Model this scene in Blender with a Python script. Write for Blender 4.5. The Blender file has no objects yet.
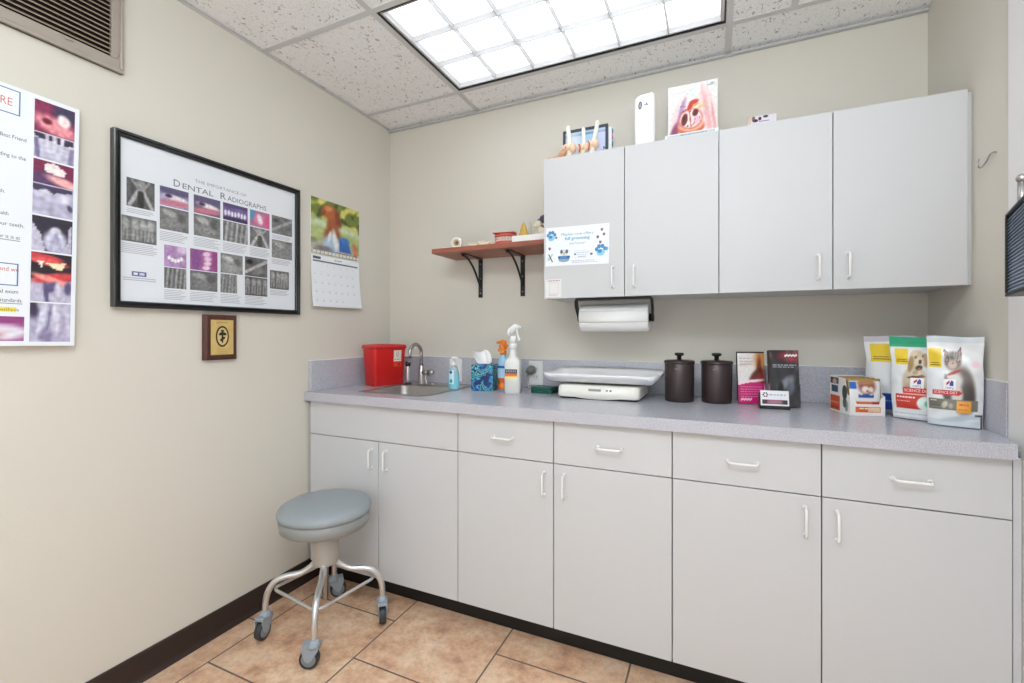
import bpy, bmesh, math, random
from mathutils import Vector, Matrix, noise
random.seed(7)
S = bpy.context.scene
COL = S.collection
PI = math.pi

# ------------------------------------------------------------------ colours and materials
def lin1(c):
    c = c / 255.0
    return c / 12.92 if c <= 0.04045 else ((c + 0.055) / 1.055) ** 2.4
def lin(c):
    return (lin1(c[0]), lin1(c[1]), lin1(c[2]), 1.0)

MATS = {}
def mat(name, rgb, rough=0.5, metal=0.0, var=0.0, scale=20.0, bump=0.0, bscale=200.0, coat=0.0, trans=0.0, spec=0.5):
    if name in MATS: return MATS[name]
    m = bpy.data.materials.new(name); m.use_nodes = True
    nt = m.node_tree; b = nt.nodes['Principled BSDF']
    b.inputs['Roughness'].default_value = rough
    b.inputs['Metallic'].default_value = metal
    b.inputs['Specular IOR Level'].default_value = spec
    b.inputs['Coat Weight'].default_value = coat
    b.inputs['Transmission Weight'].default_value = trans
    tc = nt.nodes.new('ShaderNodeTexCoord')
    n = nt.nodes.new('ShaderNodeTexNoise'); n.inputs['Scale'].default_value = scale; n.inputs['Detail'].default_value = 4
    nt.links.new(tc.outputs['Object'], n.inputs['Vector'])
    mx = nt.nodes.new('ShaderNodeMixRGB'); mx.blend_type = 'MIX'
    c = lin(rgb); v = var
    mx.inputs[1].default_value = (c[0]*(1-v), c[1]*(1-v), c[2]*(1-v), 1)
    mx.inputs[2].default_value = (min(1, c[0]*(1+v)), min(1, c[1]*(1+v)), min(1, c[2]*(1+v)), 1)
    nt.links.new(n.outputs['Fac'], mx.inputs[0]); nt.links.new(mx.outputs[0], b.inputs['Base Color'])
    if bump:
        n2 = nt.nodes.new('ShaderNodeTexNoise'); n2.inputs['Scale'].default_value = bscale; n2.inputs['Detail'].default_value = 2
        nt.links.new(tc.outputs['Object'], n2.inputs['Vector'])
        bp = nt.nodes.new('ShaderNodeBump'); bp.inputs['Strength'].default_value = bump; bp.inputs['Distance'].default_value = 0.002
        nt.links.new(n2.outputs['Fac'], bp.inputs['Height']); nt.links.new(bp.outputs['Normal'], b.inputs['Normal'])
    MATS[name] = m
    return m

def print_mat(name, rough=0.45, coat=0.0):
    if name in MATS: return MATS[name]
    m = bpy.data.materials.new(name); m.use_nodes = True
    nt = m.node_tree; b = nt.nodes['Principled BSDF']
    b.inputs['Roughness'].default_value = rough; b.inputs['Coat Weight'].default_value = coat
    a = nt.nodes.new('ShaderNodeAttribute'); a.attribute_name = 'Col'
    nt.links.new(a.outputs['Color'], b.inputs['Base Color'])
    MATS[name] = m
    return m

def emit_mat(name, rgb, strength):
    m = bpy.data.materials.new(name); m.use_nodes = True
    nt = m.node_tree; b = nt.nodes['Principled BSDF']
    b.inputs['Base Color'].default_value = (1, 1, 1, 1)
    b.inputs['Emission Color'].default_value = lin(rgb); b.inputs['Emission Strength'].default_value = strength
    MATS[name] = m
    return m

def floor_mat():
    m = bpy.data.materials.new('floor_tile'); m.use_nodes = True
    nt = m.node_tree; N = nt.nodes; L = nt.links; b = N['Principled BSDF']
    g = N.new('ShaderNodeNewGeometry'); sp = N.new('ShaderNodeSeparateXYZ'); L.new(g.outputs['Position'], sp.inputs[0])
    def math_(op, a, bv):
        k = N.new('ShaderNodeMath'); k.operation = op
        L.new(a, k.inputs[0]) if not isinstance(a, (int, float)) else setattr(k.inputs[0], 'default_value', a)
        L.new(bv, k.inputs[1]) if not isinstance(bv, (int, float)) else setattr(k.inputs[1], 'default_value', bv)
        return k.outputs[0]
    s = 0.467
    u = math_('DIVIDE', math_('SUBTRACT', sp.outputs[1], -0.9185 - s*20), s)
    v = math_('DIVIDE', math_('SUBTRACT', sp.outputs[0], 0.120 - s*20), s)
    cb = N.new('ShaderNodeCombineXYZ'); L.new(u, cb.inputs[0]); L.new(v, cb.inputs[1])
    br = N.new('ShaderNodeTexBrick'); L.new(cb.outputs[0], br.inputs['Vector'])
    br.offset = 0.5; br.offset_frequency = 2; br.squash = 1.0
    br.inputs['Scale'].default_value = 1; br.inputs['Mortar Size'].default_value = 0.0075
    br.inputs['Mortar Smooth'].default_value = 0.1; br.inputs['Bias'].default_value = 0
    br.inputs['Brick Width'].default_value = 1; br.inputs['Row Height'].default_value = 1
    br.inputs['Color1'].default_value = (0, 0, 0, 1); br.inputs['Color2'].default_value = (1, 1, 1, 1); br.inputs['Mortar'].default_value = (0.5, 0.5, 0.5, 1)
    n1 = N.new('ShaderNodeTexNoise'); n1.inputs['Scale'].default_value = 8.0; n1.inputs['Detail'].default_value = 9; n1.inputs['Roughness'].default_value = 0.68
    L.new(g.outputs['Position'], n1.inputs['Vector'])
    r1 = N.new('ShaderNodeValToRGB'); e = r1.color_ramp
    e.elements[0].position = 0.30; e.elements[0].color = lin((150, 100, 72))
    e.elements[1].position = 0.72; e.elements[1].color = lin((246, 222, 194))
    x = e.elements.new(0.43); x.color = lin((212, 160, 122))
    x = e.elements.new(0.55); x.color = lin((234, 196, 160))
    L.new(n1.outputs['Fac'], r1.inputs[0])
    n2 = N.new('ShaderNodeTexNoise'); n2.inputs['Scale'].default_value = 34; n2.inputs['Detail'].default_value = 7; n2.inputs['Roughness'].default_value = 0.8
    L.new(g.outputs['Position'], n2.inputs['Vector'])
    r2 = N.new('ShaderNodeValToRGB'); r2.color_ramp.elements[0].position = 0.3; r2.color_ramp.elements[0].color = (0.5, 0.43, 0.38, 1)
    r2.color_ramp.elements[1].position = 0.55; r2.color_ramp.elements[1].color = (1, 1, 1, 1)
    L.new(n2.outputs['Fac'], r2.inputs[0])
    mu = N.new('ShaderNodeMixRGB'); mu.blend_type = 'MULTIPLY'; mu.inputs[0].default_value = 0.85
    L.new(r1.outputs[0], mu.inputs[1]); L.new(r2.outputs[0], mu.inputs[2])
    n3 = N.new('ShaderNodeTexNoise'); n3.inputs['Scale'].default_value = 1.7; n3.inputs['Detail'].default_value = 3
    L.new(g.outputs['Position'], n3.inputs['Vector'])
    mg = N.new('ShaderNodeMixRGB'); mg.blend_type = 'MIX'; mg.inputs[2].default_value = lin((214, 190, 170))
    k3 = math_('MULTIPLY', n3.outputs['Fac'], 0.55); L.new(k3, mg.inputs[0]); L.new(mu.outputs[0], mg.inputs[1])
    fx = N.new('ShaderNodeMixRGB'); L.new(br.outputs['Fac'], fx.inputs[0]); L.new(mg.outputs[0], fx.inputs[1])
    fx.inputs[2].default_value = lin((104, 92, 82))
    L.new(fx.outputs[0], b.inputs['Base Color'])
    b.inputs['Roughness'].default_value = 0.42
    bp = N.new('ShaderNodeBump'); bp.inputs['Strength'].default_value = 0.35; bp.inputs['Distance'].default_value = 0.004
    hh = math_('SUBTRACT', math_('MULTIPLY', n1.outputs['Fac'], 0.5), br.outputs['Fac'])
    L.new(hh, bp.inputs['Height']); L.new(bp.outputs['Normal'], b.inputs['Normal'])
    return m

def ceiling_mat():
    m = bpy.data.materials.new('acoustic_tile'); m.use_nodes = True
    nt = m.node_tree; N = nt.nodes; L = nt.links; b = N['Principled BSDF']
    g = N.new('ShaderNodeNewGeometry')
    mp = N.new('ShaderNodeMapping'); L.new(g.outputs['Position'], mp.inputs[0]); mp.inputs['Scale'].default_value = (1, 0.6, 1)
    v = N.new('ShaderNodeTexNoise'); v.inputs['Scale'].default_value = 75; v.inputs['Detail'].default_value = 3; v.inputs['Distortion'].default_value = 1.2
    L.new(mp.outputs[0], v.inputs['Vector'])
    r = N.new('ShaderNodeValToRGB'); r.color_ramp.elements[0].position = 0.325; r.color_ramp.elements[0].color = lin((168, 168, 168))
    r.color_ramp.elements[1].position = 0.385; r.color_ramp.elements[1].color = lin((246, 246, 246))
    L.new(v.outputs['Fac'], r.inputs[0])
    n2 = N.new('ShaderNodeTexNoise'); n2.inputs['Scale'].default_value = 260; n2.inputs['Detail'].default_value = 2
    L.new(g.outputs['Position'], n2.inputs['Vector'])
    r2 = N.new('ShaderNodeValToRGB'); r2.color_ramp.elements[0].position = 0.3; r2.color_ramp.elements[0].color = (0.74, 0.74, 0.74, 1)
    r2.color_ramp.elements[1].position = 0.55; r2.color_ramp.elements[1].color = (1, 1, 1, 1)
    L.new(n2.outputs['Fac'], r2.inputs[0])
    mu = N.new('ShaderNodeMixRGB'); mu.blend_type = 'MULTIPLY'; mu.inputs[0].default_value = 0.8
    L.new(r.outputs[0], mu.inputs[1]); L.new(r2.outputs[0], mu.inputs[2]); L.new(mu.outputs[0], b.inputs['Base Color'])
    b.inputs['Roughness'].default_value = 0.95
    bp = N.new('ShaderNodeBump'); bp.inputs['Strength'].default_value = 0.5; bp.inputs['Distance'].default_value = 0.003
    L.new(v.outputs['Fac'], bp.inputs['Height']); L.new(bp.outputs['Normal'], b.inputs['Normal'])
    return m

def laminate_mat():
    m = bpy.data.materials.new('grey_laminate'); m.use_nodes = True
    nt = m.node_tree; N = nt.nodes; L = nt.links; b = N['Principled BSDF']
    g = N.new('ShaderNodeNewGeometry')
    v = N.new('ShaderNodeTexNoise'); v.inputs['Scale'].default_value = 330; v.inputs['Detail'].default_value = 3
    L.new(g.outputs['Position'], v.inputs['Vector'])
    r = N.new('ShaderNodeValToRGB'); r.color_ramp.elements[0].position = 0.36; r.color_ramp.elements[0].color = lin((171, 171, 179))
    r.color_ramp.elements[1].position = 0.62; r.color_ramp.elements[1].color = lin((199, 199, 209))
    L.new(v.outputs['Fac'], r.inputs[0]); L.new(r.outputs[0], b.inputs['Base Color'])
    b.inputs['Roughness'].default_value = 0.24; b.inputs['Specular IOR Level'].default_value = 0.8
    return m

def wood_mat(name, c1, c2, axis=0, rough=0.4):
    m = bpy.data.materials.new(name); m.use_nodes = True
    nt = m.node_tree; N = nt.nodes; L = nt.links; b = N['Principled BSDF']
    g = N.new('ShaderNodeTexCoord'); mp = N.new('ShaderNodeMapping'); L.new(g.outputs['Object'], mp.inputs[0])
    s = [40, 40, 40]; s[axis] = 3; mp.inputs['Scale'].default_value = s
    n = N.new('ShaderNodeTexNoise'); n.inputs['Scale'].default_value = 1; n.inputs['Detail'].default_value = 6; n.inputs['Distortion'].default_value = 0.6
    L.new(mp.outputs[0], n.inputs['Vector'])
    r = N.new('ShaderNodeValToRGB'); r.color_ramp.elements[0].position = 0.3; r.color_ramp.elements[0].color = lin(c1)
    r.color_ramp.elements[1].position = 0.7; r.color_ramp.elements[1].color = lin(c2)
    L.new(n.outputs['Fac'], r.inputs[0]); L.new(r.outputs[0], b.inputs['Base Color'])
    b.inputs['Roughness'].default_value = rough
    MATS[name] = m
    return m

def floral_mat():
    m = bpy.data.materials.new('leafy_carton'); m.use_nodes = True
    nt = m.node_tree; N = nt.nodes; L = nt.links; b = N['Principled BSDF']
    g = N.new('ShaderNodeTexCoord')
    n = N.new('ShaderNodeTexNoise'); n.inputs['Scale'].default_value = 30; n.inputs['Detail'].default_value = 0.5; n.inputs['Distortion'].default_value = 0.9
    L.new(g.outputs['Object'], n.inputs['Vector'])
    r = N.new('ShaderNodeValToRGB'); r.color_ramp.interpolation = 'CONSTANT'
    pts = [(0.0, (16, 42, 86)), (0.36, (18, 62, 130)), (0.43, (18, 130, 186)), (0.49, (120, 196, 214)), (0.525, (14, 48, 98)), (0.58, (34, 150, 140)), (0.64, (150, 200, 130)), (0.68, (20, 96, 160))]
    r.color_ramp.elements[0].position = 0; r.color_ramp.elements[0].color = lin(pts[0][1])
    r.color_ramp.elements[1].position = pts[1][0]; r.color_ramp.elements[1].color = lin(pts[1][1])
    for p, c in pts[2:]:
        e = r.color_ramp.elements.new(p); e.color = lin(c)
    L.new(n.outputs['Fac'], r.inputs[0]); L.new(r.outputs[0], b.inputs['Base Color'])
    b.inputs['Roughness'].default_value = 0.45
    MATS['leafy_carton'] = m
    return m

WALL = mat('wall_paint', (215, 210, 199), 0.75, var=0.012, scale=4, bump=0.12, bscale=160)
CEIL = ceiling_mat(); FLOOR = floor_mat(); LAM = laminate_mat()
CAB = mat('white_laminate', (204, 205, 207), 0.42, var=0.008, scale=3)
CABIN = mat('cabinet_edge_shadow_gap', (120, 119, 118), 0.6, var=0.02)
WHITEP = mat('white_plastic', (238, 238, 236), 0.35, var=0.01)
WHITEPAINT = mat('white_trim_paint', (232, 232, 232), 0.45, var=0.01)
GRID = mat('grid_metal', (204, 204, 204), 0.5, var=0.01)
COVE = mat('brown_vinyl_base', (46, 33, 28), 0.5, var=0.05)
BLACK = mat('black_plastic', (22, 22, 24), 0.4, var=0.05)
BLACKM = mat('black_metal', (20, 20, 22), 0.35, var=0.05)
TOE = mat('black_toe_kick', (14, 13, 13), 0.6, var=0.05)
STEEL = mat('brushed_steel', (176, 174, 172), 0.28, 1.0, var=0.05, scale=60)
CHROME = mat('satin_chrome', (212, 214, 216), 0.3, 0.85, var=0.03)
PAPER = mat('white_paper', (244, 244, 243), 0.8, var=0.008, bump=0.05)
PRINT = print_mat('printed_paper', 0.5)
GLOSSP = print_mat('glossy_print', 0.28, 0.2)
SHELFW = wood_mat('cherry_shelf', (134, 74, 56), (172, 104, 80), 0)
PLAQW = wood_mat('walnut_plaque', (58, 30, 22), (92, 50, 36), 2)

# ------------------------------------------------------------------ mesh helpers
class MB:
    def __init__(self): self.bm = bmesh.new()
    def _xf(self, vs, M):
        if M is not None:
            for v in vs: v.co = M @ v.co
    def box(self, x0, x1, y0, y1, z0, z1, bev=0.0, seg=2, mi=0, M=None):
        b = bmesh.new()
        bmesh.ops.create_cube(b, size=1)
        for v in b.verts:
            v.co = Vector((x0 + (v.co.x+.5)*(x1-x0), y0 + (v.co.y+.5)*(y1-y0), z0 + (v.co.z+.5)*(z1-z0)))
        if bev: bmesh.ops.bevel(b, geom=list(b.edges), offset=bev, segments=seg, profile=0.5, affect='EDGES')
        return self._merge(b, mi, M)
    def _merge(self, b, mi=0, M=None, smooth=False):
        mp = {}
        for v in b.verts:
            co = M @ v.co if M is not None else v.co
            mp[v] = self.bm.verts.new(co)
        for f in b.faces:
            try:
                nf = self.bm.faces.new([mp[v] for v in f.verts]); nf.material_index = mi; nf.smooth = smooth or f.smooth
            except ValueError: pass
        b.free(); return self
    def tube(self, path, r, seg=10, closed=False, mi=0, cap=True):
        P = [Vector(p) for p in path]; n = len(P); rings = []
        rs = r if isinstance(r, (list, tuple)) else [r]*n
        up = None
        for i in range(n):
            if closed: t = (P[(i+1) % n] - P[i-1]).normalized()
            else: t = (P[min(i+1, n-1)] - P[max(i-1, 0)]).normalized()
            if up is None:
                a = Vector((0, 0, 1)) if abs(t.z) < 0.9 else Vector((1, 0, 0))
                up = (a - t*a.dot(t)).normalized()
            else:
                up = (up - t*up.dot(t)).normalized()
            s = t.cross(up)
            rings.append([self.bm.verts.new(P[i] + (up*math.cos(2*PI*k/seg) + s*math.sin(2*PI*k/seg))*rs[i]) for k in range(seg)])
        m = n if closed else n-1
        for i in range(m):
            A, B = rings[i], rings[(i+1) % n]
            for k in range(seg):
                f = self.bm.faces.new((A[k], A[(k+1) % seg], B[(k+1) % seg], B[k])); f.smooth = True; f.material_index = mi
        if cap and not closed:
            for rr in (rings[0], rings[-1]):
                f = self.bm.faces.new(rr); f.material_index = mi
        return self
    def lathe(self, prof, c=(0, 0, 0), seg=32, mi=0, M=None, a0=0, smooth=True):
        rings = []
        for r, z in prof:
            if r < 1e-6: rings.append([self.bm.verts.new((c[0], c[1], c[2]+z))])
            else: rings.append([self.bm.verts.new((c[0]+r*math.cos(2*PI*k/seg+a0), c[1]+r*math.sin(2*PI*k/seg+a0), c[2]+z)) for k in range(seg)])
        for A, B in zip(rings, rings[1:]):
            for k in range(seg):
                q = [A[k % len(A)], A[(k+1) % len(A)], B[(k+1) % len(B)], B[k % len(B)]]
                u = []
                for x in q:
                    if x not in u: u.append(x)
                if len(u) >= 3:
                    f = self.bm.faces.new(u); f.smooth = smooth; f.material_index = mi
        for rr in (rings[0], rings[-1]):
            if len(rr) > 2:
                f = self.bm.faces.new(rr); f.material_index = mi
        if M is not None:
            for rr in rings:
                for v in rr: v.co = M @ v.co
        return self
    def prism(self, pts, z0, z1, mi=0, M=None, bev=0.0):
        b = bmesh.new()
        lo = [b.verts.new((p[0], p[1], z0)) for p in pts]; hi = [b.verts.new((p[0], p[1], z1)) for p in pts]
        n = len(pts)
        b.faces.new(lo[::-1]); b.faces.new(hi)
        for i in range(n): b.faces.new((lo[i], lo[(i+1) % n], hi[(i+1) % n], hi[i]))
        if bev: bmesh.ops.bevel(b, geom=list(b.edges), offset=bev, segments=2, profile=0.5, affect='EDGES')
        return self._merge(b, mi, M)
    def ball(self, c, r, sx=1, sy=1, sz=1, seg=14, mi=0, M=None):
        b = bmesh.new(); bmesh.ops.create_uvsphere(b, u_segments=seg, v_segments=max(6, seg//2+2), radius=r)
        for v in b.verts: v.co = Vector((v.co.x*sx, v.co.y*sy, v.co.z*sz))
        T = Matrix.Translation(Vector(c)) @ (M if M is not None else Matrix.Identity(4))
        return self._merge(b, mi, T, True)
    def build(self, name, mats, parent=None, loc=None, rot=None):
        bmesh.ops.recalc_face_normals(self.bm, faces=self.bm.faces)
        me = bpy.data.meshes.new(name); self.bm.to_mesh(me); self.bm.free()
        for m in (mats if isinstance(mats, (list, tuple)) else [mats]): me.materials.append(m)
        o = bpy.data.objects.new(name, me); COL.objects.link(o)
        if parent: o.parent = parent
        if loc: o.location = loc
        if rot: o.rotation_euler = rot
        return o

def tag(o, label, cat, group=None):
    o['label'] = label; o['category'] = cat
    if group: o['group'] = group
    return o
def thing(name, label, cat, loc=(0, 0, 0), rz=0.0, group=None):
    o = bpy.data.objects.new(name, None); COL.objects.link(o)
    o.location = loc; o.rotation_euler = (0, 0, rz); o.empty_display_size = 0.05
    return tag(o, label, cat, group)
def struct(name, mb, m, label=None):
    o = mb.build(name, m); o['kind'] = 'structure'
    if label: o['label'] = label
    return o
def children(o): return [c for c in bpy.data.objects if c.parent == o]
def dup(root, loc, rz=None):
    r = root.copy(); COL.objects.link(r); r.location = loc
    if rz is not None: r.rotation_euler = (0, 0, rz)
    for ch in children(root):
        c = ch.copy(); COL.objects.link(c); c.parent = r
        for g in children(ch):
            d = g.copy(); COL.objects.link(d); d.parent = c
    return r
def arc(c, r, a0, a1, n, ax, ay):
    c = Vector(c); ax = Vector(ax); ay = Vector(ay)
    return [c + ax*(r*math.cos(a0+(a1-a0)*i/n)) + ay*(r*math.sin(a0+(a1-a0)*i/n)) for i in range(n+1)]
def smooth_path(pts, n=6):
    P = [Vector(p) for p in pts]; out = []
    for i in range(len(P)-1):
        p0 = P[max(i-1, 0)]; p1 = P[i]; p2 = P[i+1]; p3 = P[min(i+2, len(P)-1)]
        for k in range(n):
            t = k/n
            out.append(0.5*((2*p1) + (p2-p0)*t + (2*p0-5*p1+4*p2-p3)*t*t + (3*p1-p0-3*p2+p3)*t**3))
    out.append(P[-1]); return out

# ------------------------------------------------------------------ printed sheets (pictures and lettering as coloured faces)
def sstep(a, b, x):
    if b <= a: return 1.0 if x >= b else 0.0
    t = max(0.0, min(1.0, (x-a)/(b-a))); return t*t*(3-2*t)
def inpoly(x, y, P):
    c = False; j = len(P)-1
    for i in range(len(P)):
        if (P[i][1] > y) != (P[j][1] > y) and x < (P[j][0]-P[i][0])*(y-P[i][1])/(P[j][1]-P[i][1])+P[i][0]: c = not c
        j = i
    return c
def painter(base, shapes, seed=0.0, asp=1.0):
    def f(u, v):
        c = list(base(u, v)) if callable(base) else list(base)
        for s in shapes:
            k = s[0]; a = 0.0
            if k == 'e':
                _, cx, cy, rx, ry, ang, col, so = s
                dx, dy = u-cx, v-cy; ca, sa = math.cos(ang), math.sin(ang)
                d = math.hypot((dx*ca+dy*sa)/rx, (-dx*sa+dy*ca)/ry); a = 1-sstep(1-so, 1+so, d)
            elif k == 'r':
                _, x0, y0, x1, y1, col = s; a = 1.0 if x0 <= u <= x1 and y0 <= v <= y1 else 0.0
            elif k == 'l':
                _, x0, y0, x1, y1, w, col = s
                dx, dy = x1-x0, y1-y0; t = max(0, min(1, ((u-x0)*dx+(v-y0)*dy)/(dx*dx+dy*dy)))
                a = 1-sstep(w*0.6, w*1.3, math.hypot(u-x0-t*dx, v-y0-t*dy))
            elif k == 'p':
                _, pts, col = s; a = 1.0 if inpoly(u, v, pts) else 0.0
            elif k == 'n':
                _, sc, amp = s; q = 1+amp*noise.noise(Vector((u*sc+seed*13.7, v*sc*asp+seed*5.1, seed)))
                c = [max(0, min(255, x*q)) for x in c]; continue
            elif k == 'N':
                _, sc, col, lo, hi = s; a = sstep(lo, hi, noise.noise(Vector((u*sc+seed*3.3, v*sc*asp+7.7, seed+2))))
            if a > 0:
                c = [c[i]*(1-a)+col[i]*a for i in range(3)]
        return c
    return f

_FONT_CACHE = {}
def text_faces(s):
    if s in _FONT_CACHE: return _FONT_CACHE[s]
    cu = bpy.data.curves.new('lettering_source', 'FONT'); cu.body = s; cu.size = 1; cu.resolution_u = 2
    o = bpy.data.objects.new('lettering_source', cu); COL.objects.link(o)
    bpy.context.view_layer.update()
    dg = bpy.context.evaluated_depsgraph_get(); me = bpy.data.meshes.new_from_object(o.evaluated_get(dg))
    vs = [(v.co.x, v.co.y) for v in me.vertices]; fs = [tuple(p.vertices) for p in me.polygons]
    bpy.data.objects.remove(o); bpy.data.curves.remove(cu); bpy.data.meshes.remove(me)
    _FONT_CACHE[s] = (vs, fs); return vs, fs

class Sheet:
    """flat coloured faces in (u, v) with a small lift per layer; fn maps (u, v, lift) to a point"""
    def __init__(self, fn, step=0.0002): self.fn = fn; self.v = []; self.f = []; self.c = []; self.step = step; self.k = 0; self.sm = False
    def _add(self, pts, faces, cols, k=None):
        k = self.k if k is None else k
        n = len(self.v)
        for p in pts: self.v.append(self.fn(p[0], p[1], k*self.step))
        if isinstance(cols, tuple): cols = [cols]*len(pts)
        self.c += [lin([max(0, min(255, x)) for x in c]) for c in cols]
        self.f += [tuple(i+n for i in f) for f in faces]
    def up(self): self.k += 1; return self
    def grid(self, x0, y0, x1, y1, nx, ny, f):
        pts = [(x0+(x1-x0)*i/nx, y0+(y1-y0)*j/ny) for j in range(ny+1) for i in range(nx+1)]
        cols = [f(i/nx, j/ny) for j in range(ny+1) for i in range(nx+1)]
        fs = [(j*(nx+1)+i, j*(nx+1)+i+1, (j+1)*(nx+1)+i+1, (j+1)*(nx+1)+i) for j in range(ny) for i in range(nx)]
        self._add(pts, fs, cols)
    def rect(self, x0, y0, x1, y1, col, n=1): self.grid(x0, y0, x1, y1, n, n, lambda u, v: col)
    def frame(self, x0, y0, x1, y1, w, col):
        self.rect(x0, y0, x1, y0+w, col); self.rect(x0, y1-w, x1, y1, col); self.rect(x0, y0+w, x0+w, y1-w, col); self.rect(x1-w, y0+w, x1, y1-w, col)
    def ell(self, cx, cy, rx, ry, col, n=20, ang=0):
        ca, sa = math.cos(ang), math.sin(ang); P = [(cx, cy)]
        for i in range(n):
            a = 2*PI*i/n; x, y = rx*math.cos(a), ry*math.sin(a); P.append((cx+x*ca-y*sa, cy+x*sa+y*ca))
        self._add(P, [(0, i+1, (i+1) % n+1) for i in range(n)], col)
    def poly(self, pts, col): self._add(pts, [tuple(range(len(pts)))], col)
    def text(self, s, x, y, h, col, w=None, align='l', bold=0.0, shear=0.0):
        vs, fs = text_faces(s)
        xs = [p[0] for p in vs]; x0, x1 = min(xs), max(xs); sc = h/0.70; sx = sc
        if w: sx = w/(x1-x0)
        off = {'l': 0, 'c': -0.5, 'r': -1}[align]*(x1-x0)*sx
        for b in ([0] if not bold else [-bold, 0, bold]):
            self._add([(x+off+(p[0]-x0)*sx+b+p[1]*sc*shear, y+p[1]*sc) for p in vs], fs, col, self.k+(0.25*(b != 0)))
    def lines(self, x0, x1, y, n, dy, h, col, rag=0.25):
        for i in range(n):
            self.rect(x0, y-i*dy, x1-(x1-x0)*rag*random.random(), y-i*dy+h, col)
    def words(self, x0, x1, y, h, col):
        x = x0
        while x < x1-0.2*h:
            w = min(random.uniform(1.2, 4.2)*h, x1-x); self.rect(x, y, x+w, y+h, col); x += w+0.7*h
    def build(self, name, parent, m=PRINT, smooth=False):
        me = bpy.data.meshes.new(name); me.from_pydata([tuple(p) for p in self.v], [], self.f)
        a = me.color_attributes.new('Col', 'FLOAT_COLOR', 'POINT')
        a.data.foreach_set('color', [x for c in self.c for x in c])
        me.materials.append(m)
        if smooth: me.polygons.foreach_set('use_smooth', [True]*len(me.polygons))
        o = bpy.data.objects.new(name, me); COL.objects.link(o)
        if parent: o.parent = parent
        return o
def onX(x):   # faces +X; u = y, v = z
    return lambda u, v, k: (x+k, u, v)
def onY(y):   # faces -Y; u = x, v = z
    return lambda u, v, k: (u, y-k, v)

# ------------------------------------------------------------------ the room
H = 2.42; W = 2.53; YF = -3.7; XR2 = 2.515
struct('floor', MB().box(-0.1, 2.75, YF, 0.1, -0.1, 0), FLOOR)
struct('wall_left', MB().box(-0.1, 0, YF, 0.1, 0, H+0.12), WALL)
struct('wall_back', MB().box(0, 2.75, 0, 0.1, 0, H+0.12), WALL)
struct('wall_right', MB().prism([(2.53, 0), (2.75, 0), (2.75, -0.528), (2.53, -0.528)], 0, H+0.12), WALL)
OFFW = mat('plain_white_paint', (222, 222, 222), 0.7, var=0.01)
struct('wall_front', MB().box(-0.1, 2.75, YF-0.1, YF, 0, H+0.12), OFFW)
mb = MB().box(2.54, 2.75, -1.56, -0.62, 2.13, H+0.12).box(2.54, 2.75, YF, -1.56, 0, H+0.12)
struct('wall_side', mb, OFFW)
# door in the right-hand wall: casing and leaf
mb = MB().box(2.522, 2.56, -0.62, -0.529, 0, 2.13, 0.004).box(2.522, 2.56, -1.65, -1.56, 0, 2.13, 0.004).box(2.522, 2.56, -1.56, -0.62, 2.05, 2.13, 0.004).box(2.56, 2.75, -0.62, -0.529, 0, H+.12)
struct('trim_1', mb, WHITEPAINT, 'white painted door casing at the right end of the counter')
door = struct('door_1', MB().box(2.545, 2.585, -1.56, -0.62, 0.005, 2.05, 0.002), WHITEPAINT)
# ceiling: acoustic tiles with the light's opening left out, and a T-bar grid
LX0, LX1, LY0, LY1 = 0.62, 1.838, -0.835, -0.225
mb = MB()
mb.box(-0.1, LX0, YF-.1, 0.1, H, H+0.02).box(LX1, 2.75, YF-.1, 0.1, H, H+0.02).box(LX0, LX1, YF-.1, LY0, H, H+0.02).box(LX0, LX1, LY1, 0.1, H, H+0.02)
struct('ceiling', mb, CEIL)
mb = MB(); t = 0.012
zb, zt = H-0.0035, H+0.001
for x in (0.607, 1.851): mb.box(x-t, x+t, YF, 0, zb, zt)
for y in (-0.212, -0.848): 
    mb.box(0, 0.607-t, y-t, y+t, zb, zt); mb.box(0.607+t, 1.851-t, y-t, y+t, zb, zt); mb.box(1.851+t, 2.54, y-t, y+t, zb, zt)
mb.box(2.07-t, 2.07+t, -0.848+t, -0.212-t, zb, zt)
for y in (-1.46, -2.07, -2.68, -3.29): mb.box(0, 2.54, y-t, y+t, zb-0.0005, zt)
mb.box(0, 2.53, -0.02, 0, H-0.016, H-0.0145).box(0, 2.53, -0.0025, 0, H-0.016, H).box(0, 0.02, YF, -0.02, H-0.0045, H-0.0035)
struct('trim_2', mb, GRID, 'white metal suspended ceiling grid and wall angle')
# cove base along the left wall
mb = MB()
pts = [(0, 0), (0.016, 0), (0.016, 0.003), (0.009, 0.012), (0.006, 0.022), (0.006, 0.096), (0.003, 0.1), (0, 0.1)]
M = Matrix(((1, 0, 0, 0), (0, 0, 1, 0), (0, 1, 0, 0), (0, 0, 0, 1)))
mb.prism(pts, YF, -0.53, M=M)
struct('baseboard_left', mb, COVE)

# ------------------------------------------------------------------ ceiling light
L = thing('ceiling_light', 'large rectangular fluorescent ceiling light with white grid louver and black edge', 'ceiling light', ((LX0+LX1)/2, (LY0+LY1)/2, H))
hx, hy = (LX1-LX0)/2, (LY1-LY0)/2
mb = MB()
g = 0.006
mb.box(-hx, hx, -hy, -hy+g, -0.003, 0.075).box(-hx, hx, hy-g, hy, -0.003, 0.075).box(-hx, -hx+g, -hy+g, hy-g, -0.003, 0.075).box(hx-g, hx, -hy+g, hy-g, -0.003, 0.075)
mb.build('frame', BLACKM, L)
mb = MB(); g2 = 0.016
for (a, b_, c, d) in ((-hx+g, hx-g, -hy+g, -hy+g2), (-hx+g, hx-g, hy-g2, hy-g), (-hx+g, -hx+g2, -hy+g2, hy-g2), (hx-g2, hx-g, -hy+g2, hy-g2)):
    mb.box(a, b_, c, d, 0.004, 0.074)
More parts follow.
